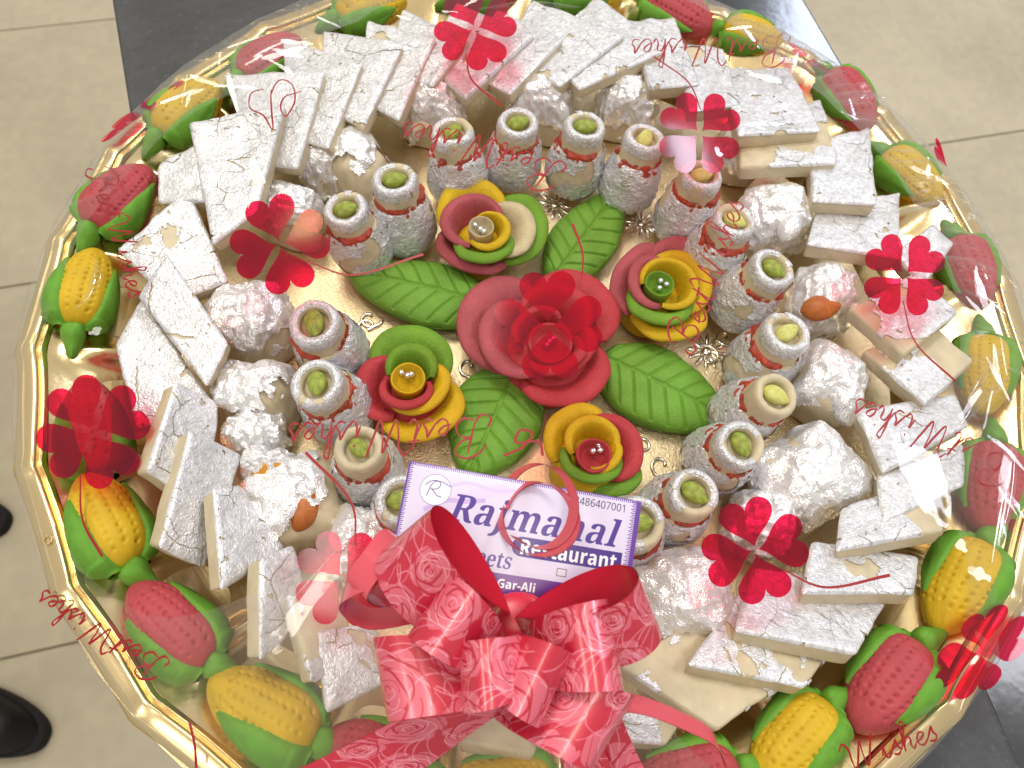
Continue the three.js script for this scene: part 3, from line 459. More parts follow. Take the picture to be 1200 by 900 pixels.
function rose(label, cpx, cpy, yTop, petals, cup, pearls) {
  const c = at(cpx, cpy, yTop), foot = V(c.x, 0.005, c.z), o = thing('marzipan_rose', label, 'sweet', foot, 'marzipan roses at the middle of the tray');
  petals.forEach(([mat, A, B, C, h, inward], i) => {
    const P = [A, B, C].map(([x, y]) => at(x, y, h).sub(V(foot.x, 0, foot.z))), arc = circle3(...P);
    part(o, 'petal', petalGeo(arc, 0, 0, h - foot.y, 0.0035, 0.0032, 0.004, cpx + i * 3.7, inward ?? 0.45), mat);
  });
  const [mat, x, y, rPx, h0] = cup, h = h0 - 0.0032, q = at(x, y, h).sub(V(foot.x, 0, foot.z)), r = rPx / 3080;
  part(o, 'core', flip(revolve([[r * 2.1, 0.001], [r * 2.0, h - foot.y - 0.011], [r * 1.35, h - foot.y - 0.0075], [0, h - foot.y - 0.0075]], 40)), petals[petals.length - 1][0]).position.set(q.x, 0, q.z);
  const gp = smoothProfile([[r * 0.8, 0.004], [r * 0.86, (h - foot.y) * 0.6], [r * 1.0, h - foot.y - 0.0012], [r * 0.98, h - foot.y + 0.0003], [r * 0.9, h - foot.y + 0.0004], [r * 0.8, h - foot.y - 0.0008], [r * 0.62, h - foot.y - 0.003], [r * 0.3, h - foot.y - 0.004], [0, h - foot.y - 0.0042]], 34);
  const m = part(o, 'centre_cup', flip(revolve(gp, 56, (a, yy, rad) => rad * 0.05 * noise3(Math.cos(a) * 1.4 + x, Math.sin(a) * 1.4, yy * 60))), mat); m.position.set(q.x, 0, q.z);
  for (const [px, py] of pearls) { const p = at(px, py, h - 0.0021).sub(foot), s = part(o, 'silver_ball', new THREE.SphereGeometry(0.00128, 18, 12), pearl); s.position.copy(p); }
}
const z3 = (x, y) => [400 + x / 3, 300 + y / 3], z6 = (x, y) => [500 + x / 6, 190 + y / 6], z5 = (x, y) => [680 + x / 5, 230 + y / 5];
rose('large red marzipan rose at the centre of the tray', 637, 392, 0.026, [
  [M.red, z3(672, 62), z3(905, 90), z3(985, 285), 0.023, 0.5], [M.pink, z3(680, 60), z3(425, 190), z3(585, 425), 0.022, 0.5], [M.red, z3(608, 450), z3(790, 515), z3(948, 300), 0.022, 0.5],
  [M.pink, z3(650, 130), z3(490, 270), z3(690, 432), 0.027, 0.5], [M.red, z3(610, 170), z3(800, 105), z3(900, 240), 0.028, 0.5], [M.red, z3(890, 215), z3(850, 370), z3(690, 420), 0.027, 0.5],
  [M.red, z3(600, 300), z3(650, 195), z3(790, 190), 0.030, 0.55], [M.red, z3(860, 270), z3(790, 395), z3(650, 385), 0.0295, 0.55],
], [M.red, ...z3(735, 305), 27, 0.0315], [z3(732, 300), z3(745, 290), z3(722, 312)]);
rose('small marzipan rose with a cream centre, yellow and green outer petals', 562, 265, 0.026, [
  [M.green, z6(560, 160), z6(830, 380), z6(600, 735), 0.023], [M.pink, z6(60, 430), z6(300, 750), z6(620, 685), 0.022], [M.yellow, z6(600, 215), z6(280, 130), z6(150, 510), 0.026],
  [M.cream, z6(490, 232), z6(745, 430), z6(530, 670), 0.027], [M.green, z6(168, 510), z6(390, 685), z6(625, 480), 0.028], [M.pink, z6(570, 390), z6(330, 225), z6(290, 595), 0.0295], [M.yellow, z6(350, 340), z6(570, 480), z6(298, 545), 0.031, 0.6],
], [M.cream, ...z6(384, 455), 16.5, 0.0325], [z6(340, 442), z6(378, 470), z6(402, 488)]);
rose('small marzipan rose with a green centre at the right of the big rose', 776, 332, 0.026, [
  [M.pink, z5(250, 700), z5(300, 320), z5(520, 240), 0.023], [M.pink, z5(400, 260), z5(720, 290), z5(815, 560), 0.024], [M.yellow, z5(272, 700), z5(500, 822), z5(775, 610), 0.023], [M.yellow, z5(420, 318), z5(735, 430), z5(590, 700), 0.027],
  [M.green, z5(258, 525), z5(450, 725), z5(688, 560), 0.028], [M.pink, z5(520, 340), z5(300, 470), z5(480, 655), 0.0295], [M.yellow, z5(345, 490), z5(545, 372), z5(490, 648), 0.031, 0.6],
], [M.green, ...z5(464, 512), 18.5, 0.0325], [z5(470, 495), z5(506, 516), z5(464, 538)]);
rose('small marzipan rose with a yellow centre at the left of the big rose', 478, 446, 0.026, [
  [M.green, z3(72, 345), z3(230, 245), z3(402, 410), 0.023], [M.red, z3(175, 325), z3(52, 460), z3(165, 590), 0.025], [M.yellow, z3(115, 580), z3(230, 640), z3(425, 425), 0.022],
  [M.green, z3(148, 400), z3(240, 315), z3(340, 410), 0.029], [M.yellow, z3(345, 350), z3(345, 500), z3(165, 530), 0.027], [M.red, z3(138, 415), z3(220, 525), z3(325, 430), 0.0295, 0.55],
], [M.yellow, ...z3(235, 430), 20, 0.032], [z3(211, 410), z3(233, 420), z3(247, 416)]);
rose('small marzipan rose with a red centre just above the card', 694, 524, 0.026, [
  [M.yellow, z3(722, 720), z3(760, 560), z3(940, 525), 0.023], [M.red, z3(835, 585), z3(1040, 630), z3(960, 800), 0.025], [M.green, z3(850, 800), z3(980, 830), z3(1066, 715), 0.021],
  [M.green, z3(760, 660), z3(880, 785), z3(1005, 690), 0.027], [M.yellow, z3(800, 690), z3(890, 568), z3(980, 690), 0.0295], [M.yellow, z3(960, 620), z3(975, 700), z3(880, 755), 0.029, 0.6],
], [M.red, ...z3(888, 700), 20, 0.032], [z3(905, 663), z3(884, 686), z3(911, 683)]);

// ------------------------------------------------------------------ cellophane wrap with its red prints
const filmY = (r) => RIM + 0.0012 + 0.045 * (1 - Math.pow(Math.min(1, r / 0.2), 2.1));
function onFilm(px, py, lift = 0) { const d = ray(px, py); let t = (0.06 - EYE.y) / d.y; for (let k = 0; k < 30; k++) { const p = EYE.clone().addScaledVector(d, t), y = filmY(Math.hypot(p.x, p.z)) + lift; t += (y - p.y) / d.y * 0.7; } return EYE.clone().addScaledVector(d, t); }
const wrap = thing('cellophane_wrap', 'clear cellophane wrap printed with red clovers and greetings over the sweets', 'wrapping', V(0, 0, 0));
const film = std({ color: 0xffffff, transmission: 1, thickness: 0, roughness: 0.07, ior: 1.5, side: THREE.DoubleSide });
const filmMilky = std({ color: 0xffffff, transmission: 1, thickness: 0, roughness: 0.3, ior: 1.6, side: THREE.DoubleSide });
const filmStack = std({ color: 0xffffff, transmission: 1, thickness: 0, roughness: 0.1, ior: 1.9, side: THREE.DoubleSide });
const printM = std({ color: lin(0.84, 0.008, 0.075), transmission: 0.88, thickness: 0, roughness: 0.12, specularIntensity: 0.7, side: THREE.DoubleSide, bumpMap: tGrain, bumpScale: 0.0001 });
const inkM = std({ color: lin(0.32, 0.003, 0.008), roughness: 0.4, side: THREE.DoubleSide });
function strip(pts, w, lift, parentName) {  // flat ink line on the film; pts in pixels
  const W = pts.map(([x, y]) => onFilm(x, y, lift)), pos = [], ix = [];
  W.forEach((p, i) => { const a = W[Math.max(0, i - 1)], b = W[Math.min(W.length - 1, i + 1)], t = b.clone().sub(a).normalize(), n = V(p.x * 1.2, 1, p.z * 1.2).normalize(), s = t.cross(n).normalize(), ww = typeof w === 'function' ? w(i / (W.length - 1), b.clone().sub(a)) : w; pos.push(...p.clone().addScaledVector(s, ww / 2).toArray(), ...p.clone().addScaledVector(s, -ww / 2).toArray()); });
  for (let i = 0; i < W.length - 1; i++) { const a = i * 2; ix.push(a, a + 1, a + 3, a, a + 3, a + 2); }
  return geo(pos, ix);
}
const curve2 = (pts, n) => new THREE.CatmullRomCurve3(pts.map(([x, y]) => V(x, y, 0)), false, 'centripetal').getPoints(n).map((p) => [p.x, p.y]);
function clover(cx, cy, ax, ay, L, stem, hearts = [0, 1, 2, 3], squash = null) {
  const l = Math.hypot(ax, ay), a0 = Math.atan2(ay / l, ax / l), g = new THREE.Group(); g.name = 'clover_print'; wrap.add(g);
  for (const k of hearts) {
    const a = a0 + Math.PI / 4 + k * Math.PI / 2, N = 44, K = 5, pos = [], ix = [];
    const loc = (u, v) => { let x = Math.cos(a) * u - Math.sin(a) * v, y = Math.sin(a) * u + Math.cos(a) * v; if (squash) [x, y] = [x * squash[0] + y * squash[1], x * squash[2] + y * squash[3]]; return onFilm(cx + x, cy + y, 0.0003).toArray(); };
    const c = [L * 0.62 + 3, 0]; pos.push(...loc(c[0], c[1]));
    for (let q = 1; q <= K; q++) for (let i = 0; i < N; i++) { const t = i / N * Math.PI * 2, hx = 16 * Math.pow(Math.sin(t), 3) * 1.0, hy = 13 * Math.cos(t) - 5 * Math.cos(2 * t) - 2 * Math.cos(3 * t) - Math.cos(4 * t), u = (hy + 17) / 29 * L + 3, v = hx / 29 * L, s = q / K; pos.push(...loc(c[0] + (u - c[0]) * s, c[1] + (v - c[1]) * s)); }
    for (let i = 0; i < N; i++) ix.push(0, 1 + i, 1 + (i + 1) % N);
    for (let q = 0; q < K - 1; q++) for (let i = 0; i < N; i++) { const b = 1 + q * N, c2 = b + N; ix.push(b + i, c2 + i, c2 + (i + 1) % N, b + i, c2 + (i + 1) % N, b + (i + 1) % N); }
    part(g, 'heart', geo(pos, ix), printM);
  }
  if (stem) part(g, 'stem', strip(curve2(stem, 40), (t) => 0.0005 + 0.0005 * t, 0.0004), inkM);
}
clover(557, 34, -0.4, 1, 44, [[546, 62], [552, 92], [588, 124]]);
clover(820, 156, 0.03, -1, 46, [[821, 128], [808, 98], [766, 66]]);
clover(328, 286, 1, 0.55, 54, [[360, 306], [410, 322], [496, 298]]);
clover(109, 506, -0.3, 1, 62, [[94, 556], [97, 610], [120, 652]]);
clover(1060, 322, -0.04, 1, 46, [[1058, 352], [1072, 400], [1120, 447]]);
clover(885, 645, 1, 0.58, 58, [[918, 668], [965, 688], [1043, 674]]);
clover(643, 381, 0.7, -0.75, 60, [[680, 336], [683, 300], [671, 262]]);
clover(402, 678, 0.05, -1, 54, [[417, 640], [412, 590], [358, 530]]);
clover(1150, 764, 0.5, -0.85, 50, null, [0, 1, 2, 3], [0.95, -0.35, -0.15, 1]);
clover(172, 132, 0.8, -0.6, 46, null, [2, 3], [1, -0.35, -0.55, 0.55]);
clover(952, 66, 0.8, 0.5, 24, null, [0, 1], [1, 0.1, 0.5, 0.5]);
clover(1112, 200, 0.4, 0.9, 30, null, [1], [0.5, 0.1, 0.7, 0.9]);

const GLYPHS = {
  B: [1.95, [[0.95, 2.2], [0.7, 1.2], [0.4, 0.2], [-0.05, -0.25], [-0.55, 0.05], [-0.35, 0.55]], [[-0.25, 1.6], [0.2, 2.15], [1.1, 2.5], [1.75, 2.1], [1.35, 1.45], [0.75, 1.2], [1.4, 1.1], [1.65, 0.5], [1.15, -0.02], [0.5, 0.12]]],
  e: [0.9, [[0, 0.35], [0.5, 0.5], [0.78, 0.85], [0.5, 1.02], [0.2, 0.65], [0.24, 0.15], [0.55, 0], [0.95, 0.3]]],
  s: [0.85, [[0, 0.2], [0.4, 0.8], [0.62, 1.15], [0.62, 0.7], [0.8, 0.3], [0.55, 0], [0.2, 0.1]]],
  t: [0.8, [[0.05, 0.2], [0.5, 1.1], [0.72, 1.9], [0.5, 1], [0.36, 0.25], [0.55, 0], [0.85, 0.25]], [[0.2, 1.3], [0.95, 1.4]]],
  W: [2.55, [[-0.5, 1.8], [-0.1, 2.25], [0.2, 1.8], [0.2, 0.8], [0.3, 0], [0.8, 1], [1.25, 2.05], [1.18, 1], [1.28, 0], [1.8, 1.1], [2.3, 2.3]]],
  i: [0.7, [[0, 0.3], [0.3, 1], [0.24, 0.3], [0.42, 0], [0.72, 0.3]], [[0.4, 1.5], [0.47, 1.62]]],
  h: [1.2, [[0, 0.2], [0.5, 1.3], [0.8, 2.1], [0.6, 2.3], [0.42, 1.7], [0.25, 0]], [[0.27, 0.3], [0.6, 0.98], [0.88, 0.9], [0.82, 0.3], [0.96, 0], [1.2, 0.3]]],
  ' ': [0.55],
};
function greeting(path, text, lift = 0.0003) {
  const c = new THREE.CatmullRomCurve3(path.map(([x, y]) => V(x, y, 0)), false, 'centripetal'), total = [...text].reduce((s, ch) => s + GLYPHS[ch][0], 0), len = c.getLength(), k = len / total, gs = []; let x0 = 0;
  for (const ch of text) {
    const [adv, ...st] = GLYPHS[ch];
    for (const s of st) gs.push(strip(curve2(s, s.length * 6).map(([gx, gy]) => { const u = Math.min(0.9999, Math.max(0, (x0 + gx) / total)), p = c.getPointAt(u), t = c.getTangentAt(u), ex = (x0 + gx - u * total) * k; return [p.x + t.x * ex + t.y * gy * k, p.y + t.y * ex - t.x * gy * k]; }), (t, d) => 0.00042 + 0.00034 * Math.abs(Math.sin(t * 9)), lift));
    x0 += adv;
  }
  part(wrap, 'greeting_lettering', mergeGeometries(gs), inkM);
}
greeting([[655, 192], [570, 160], [474, 142]], 'Best Wishes');
greeting([[565, 490], [470, 492], [338, 496]], 'Best Wishes');
greeting([[918, 42], [840, 44], [740, 46]], 'Best Wishes');
greeting([[1186, 540], [1110, 500], [1004, 466]], 'Best Wishes');
greeting([[812, 408], [842, 335], [872, 238]], 'Best Wishes');
greeting([[104, 205], [128, 272], [152, 350]], 'Best Wishes');
greeting([[192, 772], [120, 732], [52, 690]], 'Best Wishes');
greeting([[1000, 904], [1052, 884], [1100, 866]], 'Wishes');
greeting([[352, 92], [318, 96], [284, 116]], 'es');
part(wrap, 'greeting_lettering', strip(curve2([[222, 846], [228, 872], [230, 900]], 20), 0.0008, 0.0003), inkM);
part(wrap, 'greeting_lettering', mergeGeometries([strip(curve2([[590, 534], [612, 524], [624, 508], [610, 504], [604, 518], [632, 518], [636, 534]], 40), 0.0008, 0.0003)]), inkM);

// the sheet itself: stretched from the rim up over the outer sweets, wrinkled where it is gathered
const angOf = (px, py) => { const p = at(px, py, RIM); return Math.atan2(p.z, p.x); };
const aTop = angOf(320, 30), aRight = angOf(1150, 330);
const bump1 = (a, c, w) => { let d = Math.abs(a - c) % (2 * Math.PI); if (d > Math.PI) d = 2 * Math.PI - d; return Math.exp(-(d * d) / (w * w)); };
const gather = (a) => Math.min(1, bump1(a, angOf(300, 40), 0.5) + bump1(a, angOf(960, 60), 0.28) * 0.7 + bump1(a, angOf(1150, 330), 0.42) + bump1(a, angOf(1100, 180), 0.3) * 0.6 + 0.12);
const lobe = (a) => 0.037 * gather(a) + 0.062 * bump1(a, angOf(350, 800), 0.22) + 0.042 * bump1(a, angOf(1120, 560), 0.22) + 0.1 * bump1(a, angOf(610, 820), 0.27);
{
  const NU = 900, NV = 40;
  part(wrap, 'film', grid(NU, NV, (u, v) => {
    const a = u * Math.PI * 2, rin = 0.192 - lobe(a) - 0.002 * noise3(Math.cos(a) * 12, Math.sin(a) * 12, 3), over = -0.0030 + 0.0012 * gather(a) * (0.6 + noise3(Math.cos(a) * 22, Math.sin(a) * 22, 8));
    const k = v < 0.8 ? v / 0.8 : 1, q = v < 0.8 ? 0 : (v - 0.8) / 0.2, r = rin + (0.2012 + over - rin) * k - 0.003 * q, ca = Math.cos(a), sa = Math.sin(a), G = gather(a);
    const ridge = (f, s) => Math.pow(1 - Math.abs(noise3(ca * f + s, sa * f, r * 40 + s)), 5);
    const w = G * (0.0026 * ridge(16, 1) + 0.0018 * ridge(34, 5) + 0.0009 * ridge(70, 9)) * Math.min(1, k * 2.5) * Math.min(1, (1 - k) * 5 + 0.1) * (1 - q) + 0.0006 * fbm3(ca * 9, sa * 9, r * 60, 2) * k;
    return V(ca * r, (r < 0.2012 ? filmY(r) : RIM + 0.0012 - (r - 0.2012) * 0.9) + w - q * 0.005, sa * r);
  }), filmMilky);
  // folds where the film doubles up on itself
  const folds = [[[268, 82], [278, 104], [282, 136]], [[172, 128], [205, 112], [240, 98]], [[300, 50], [340, 46], [366, 44]], [[330, 66], [352, 58], [368, 40]], [[360, 0], [352, 20], [362, 46]], [[925, 50], [950, 66], [984, 82]], [[868, 78], [900, 92], [916, 98]], [[868, 146], [900, 150], [940, 146]], [[1100, 300], [1150, 310], [1170, 370], [1182, 440]], [[1060, 248], [1085, 240], [1106, 232]], [[1135, 470], [1160, 430], [1182, 400]], [[1125, 500], [1150, 470], [1185, 440]], [[1172, 640], [1186, 570], [1190, 480]], [[1164, 660], [1176, 600], [1184, 540]], [[100, 352], [110, 330], [112, 304]], [[85, 362], [100, 350], [108, 340]], [[302, 752], [340, 706], [398, 640]], [[290, 244], [300, 210], [296, 176]], [[1020, 262], [1055, 246], [1105, 236]], [[980, 110], [1010, 108], [1040, 114]], [[985, 130], [1015, 142], [1045, 144]], [[560, 10], [620, 4], [680, 8]]];
  folds.forEach((f, n) => {
    const pts = curve2(f, 40).map(([x, y]) => onFilm(x, y, 0.0006)), r = rng(n + 50), w0 = 0.0011 + 0.0012 * r();
    part(wrap, 'film_fold', grid(40, 10, (u, v) => {
      const i = Math.round(u * 40), p = pts[i], t = pts[Math.min(40, i + 1)].clone().sub(pts[Math.max(0, i - 1)]).normalize(), n2 = V(p.x * 1.2, 1, p.z * 1.2).normalize(), s = t.clone().cross(n2).normalize(), e = Math.sin(Math.PI * Math.min(0.98, Math.max(0.02, u))), w = w0 * (0.25 + 0.75 * e);
      const q = (v * 2 - 1); return p.clone().addScaledVector(s, q * w).addScaledVector(n2, (1 - q * q) * w * 0.55 - 0.0004);
    }), filmStack);
  });
}

// separate film patches added for glare, each aimed to mirror one lamp into the camera
function glareFacet(px, py, lenPx, widPx, dirPx, lamp, seed, curve = 0.05) {
  const c = onFilm(px, py, 0.0008), v = EYE.clone().sub(c).normalize(), L = V(LAMPS[lamp][0], LAMP_Y, LAMPS[lamp][1]).sub(c).normalize(), n = v.add(L).normalize();
  const e = onFilm(px + dirPx[0] * 10, py + dirPx[1] * 10, 0.0008).sub(c), X = e.addScaledVector(n, -e.dot(n)).normalize(), Z = X.clone().cross(n), k = 1 / 3150, r = rng(seed);
  part(wrap, 'glare_facet', grid(36, 18, (u, w) => {
    const a = u * 2 - 1, edge = Math.pow(Math.max(0, 1 - a * a), 0.45) * (0.75 + 0.4 * noise3(u * 4, seed, 1)), b = (w * 2 - 1) * edge + 0.25 * noise3(u * 2.5, seed, 4), x = a * lenPx * k / 2, z = b * widPx * k / 2;
    return c.clone().addScaledVector(X, x).addScaledVector(Z, z).addScaledVector(n, -(x * x + z * z) / 2 / curve * 0.4 + 0.00013 * fbm3(x * 200 + seed, z * 200, seed, 3));
  }), film);
}
glareFacet(1082, 560, 110, 62, [0.35, 1], 2, 3, 0.12);
glareFacet(362, 702, 170, 20, [-0.75, 1], 3, 5, 0.2);
glareFacet(303, 205, 110, 24, [0.25, 1], 4, 11, 0.2);
glareFacet(897, 92, 46, 14, [1, 0.35], 1, 13, 0.2);
glareFacet(893, 146, 60, 10, [1, 0.1], 1, 14, 0.2);
glareFacet(842, 178, 16, 10, [0.4, 1], 1, 15, 0.2);
glareFacet(332, 62, 60, 10, [1, -0.35], 0, 16, 0.1);
glareFacet(348, 50, 44, 8, [1, -0.1], 0, 17, 0.1);
glareFacet(330, 78, 40, 7, [1, 0.3], 0, 18, 0.1);
glareFacet(272, 108, 60, 9, [0.2, 1], 0, 19, 0.1);
glareFacet(214, 112, 60, 8, [1, -0.5], 0, 20, 0.1);
glareFacet(1150, 345, 70, 14, [0.4, 1], 2, 21, 0.06);
glareFacet(1168, 430, 60, 12, [0.2, 1], 2, 22, 0.06);
glareFacet(1140, 470, 70, 10, [-0.6, 1], 2, 23, 0.06);
glareFacet(1178, 560, 90, 12, [-0.15, 1], 2, 24, 0.08);
glareFacet(1128, 640, 14, 18, [0.6, 1], 2, 25, 0.2);
glareFacet(1148, 673, 26, 16, [0.8, 0.6], 2, 26, 0.1);
glareFacet(112, 388, 16, 10, [0.8, -0.4], 3, 27, 0.1);
{ // small patches added for glints along the upper left, upper right and right edge
  const r = rng(909), zones = [[[190, 140], [260, 80], [340, 40], [440, 10], [540, 2]], [[840, 30], [930, 60], [1000, 110], [1060, 180], [1110, 250]], [[1120, 280], [1160, 350], [1170, 440], [1176, 540], [1180, 620]]];
  zones.forEach((z, zi) => { for (let k = 0; k < 15; k++) { const q = r() * 3.99, i = Math.floor(q), f = q - i, x = z[i][0] + (z[i + 1][0] - z[i][0]) * f + rr(-26, 26, r), y = z[i][1] + (z[i + 1][1] - z[i][1]) * f + rr(-20, 20, r); if (y < 4 || x > 1194) continue; { const c = onFilm(x, y); if (Math.hypot(c.x, c.z) > 0.186) continue; } const dx = z[i + 1][0] - z[i][0], dy = z[i + 1][1] - z[i][1], l = Math.hypot(dx, dy), t = rr(-0.7, 0.7, r); glareFacet(x, y, rr(18, 62, r), rr(3, 8, r), [dx / l - t * dy / l, dy / l + t * dx / l], zi === 0 ? 0 : r() < 0.5 ? 1 : 2, 100 + zi * 20 + k, 0.05); } });
}

// ------------------------------------------------------------------ the shop card
{
  const cv = document.createElement('canvas'); cv.width = 1200; cv.height = 760; const x = cv.getContext('2d');
  x.fillStyle = '#ded6ef'; x.fillRect(0, 0, 1200, 760);
  const swirl = (a, b, c, d, w, col) => { x.strokeStyle = col; x.lineWidth = w; x.beginPath(); x.moveTo(a, b); x.bezierCurveTo(a + 160, b - 120, c - 200, d + 60, c, d); x.stroke(); };
  swirl(60, 330, 520, 60, 60, '#ddd0ee'); swirl(120, 240, 420, 140, 24, '#c9b2e4'); swirl(200, 120, 560, 60, 18, '#d6c6ec'); swirl(900, 180, 1180, 380, 40, '#e2d8f2'); swirl(380, 540, 800, 480, 30, '#d9d3ea');
  x.fillStyle = '#6a3fa0'; const T = 14;
  for (let i = 0; i < 120; i++) { x.fillRect(i * 10, 0, 5, T + 4); x.fillRect(i * 10, 760 - T - 4, 5, T + 4); } for (let i = 0; i < 76; i++) { x.fillRect(0, i * 10, 22 + (i % 2) * 6, 5); x.fillRect(1200 - 40 - (i % 2) * 8, i * 10, 48, 5); } x.fillRect(0, 0, 1200, 5); x.fillRect(1176, 0, 24, 760); x.fillRect(0, 0, 10, 760); x.fillRect(0, 755, 1200, 5);
  x.strokeStyle = '#7a5aa8'; x.lineWidth = 5; x.beginPath(); x.ellipse(160, 128, 78, 80, 0, 0, 7); x.stroke(); x.fillStyle = '#f1edf9'; x.fill();
  x.strokeStyle = '#4b3a86'; x.lineWidth = 4; x.beginPath(); x.moveTo(120, 165); x.bezierCurveTo(128, 120, 140, 90, 150, 85); x.moveTo(105, 110); x.bezierCurveTo(130, 70, 190, 70, 180, 105); x.bezierCurveTo(172, 126, 150, 128, 138, 126); x.bezierCurveTo(160, 140, 170, 165, 196, 160); x.moveTo(150, 84); x.bezierCurveTo(190, 74, 210, 92, 236, 100); x.stroke();
  const ital = (t, X, Y, size, fill, fam, sk = -0.22, sx = 1) => { x.save(); x.setTransform(sx, 0, sk, 1, X, Y); x.font = 'bold ' + size + 'px ' + fam; x.fillStyle = fill; x.fillText(t, 0, 0); x.restore(); };
  const fit = (t, X0, X1, Y, size, fill, fam, sk = 0, weight = 'bold ') => { x.save(); x.font = weight + size + 'px ' + fam; const w = x.measureText(t).width; x.setTransform((X1 - X0) / w, 0, sk, 1, X0, Y); x.fillStyle = fill; x.fillText(t, 0, 0); x.restore(); };
  fit('8486407001', 862, 1130, 76, 58, '#2d2748', 'sans-serif', 0, '');
  x.strokeStyle = '#4f9a58'; x.lineWidth = 9; x.beginPath(); x.arc(836, 58, 18, 0.6, 5.2); x.stroke();
  fit('Rajmahal', 240, 1100, 272, 200, '#4b2f93', 'serif', -0.22);
  x.fillStyle = '#4a2c8c'; x.beginPath(); x.moveTo(640, 296); x.lineTo(1140, 296); x.lineTo(1140, 400); x.lineTo(640, 400); x.arc(640, 348, 52, Math.PI / 2, Math.PI * 1.5); x.fill();
  fit('Restaurant', 626, 1118, 386, 108, '#ffffff', 'sans-serif');
  fit('Sweets', 290, 600, 474, 116, '#4b2f93', 'serif', -0.12);
  fit('S', 30, 170, 450, 190, '#4b2f93', 'serif', -0.2);
  x.strokeStyle = '#6f5a3a'; x.lineWidth = 4; x.strokeRect(830, 430, 46, 38);
  x.fillStyle = '#6d2a92'; x.fillRect(20, 500, 1150, 104); fit('k, Gar-Ali', 478, 740, 572, 62, '#ffffff', 'sans-serif');
  const tx = new THREE.CanvasTexture(cv); tx.colorSpace = THREE.SRGBColorSpace;
  const P = [at(480, 540, 0.070), at(752, 588, 0.072), at(728, 752, 0.063), at(446, 714, 0.062)];
  const c = P[0].clone().add(P[1]).add(P[2]).add(P[3]).multiplyScalar(0.25), o = thing('shop_card', 'white and purple shop card with bold lettering under the red bow', 'card', c);
  const X = P[1].clone().sub(P[0]).normalize(), n = P[3].clone().sub(P[0]).cross(X).normalize(), L = P.map((p) => p.clone().sub(c));
  const g = (side) => grid(30, 20, (u, v) => { const a = L[0].clone().lerp(L[1], u), b = L[3].clone().lerp(L[2], u), p = a.lerp(b, v); return p.addScaledVector(n, side * (0.0002 + 0.0011 * Math.pow(Math.sin(Math.PI * u) * Math.sin(Math.PI * v), 0.5)) + 0.0012 * Math.sin(u * 2.6 + 0.4) * Math.sin(v * 2)); }, (u, v) => [u, 1 - v]);
  const cm = std({ map: tx, roughness: 0.32, clearcoat: 0.3, clearcoatRoughness: 0.2 });
  part(o, 'printed_face', flip(g(1)), cm); part(o, 'back', g(-1), std({ color: 0xe6e1ee, roughness: 0.5 }));
}

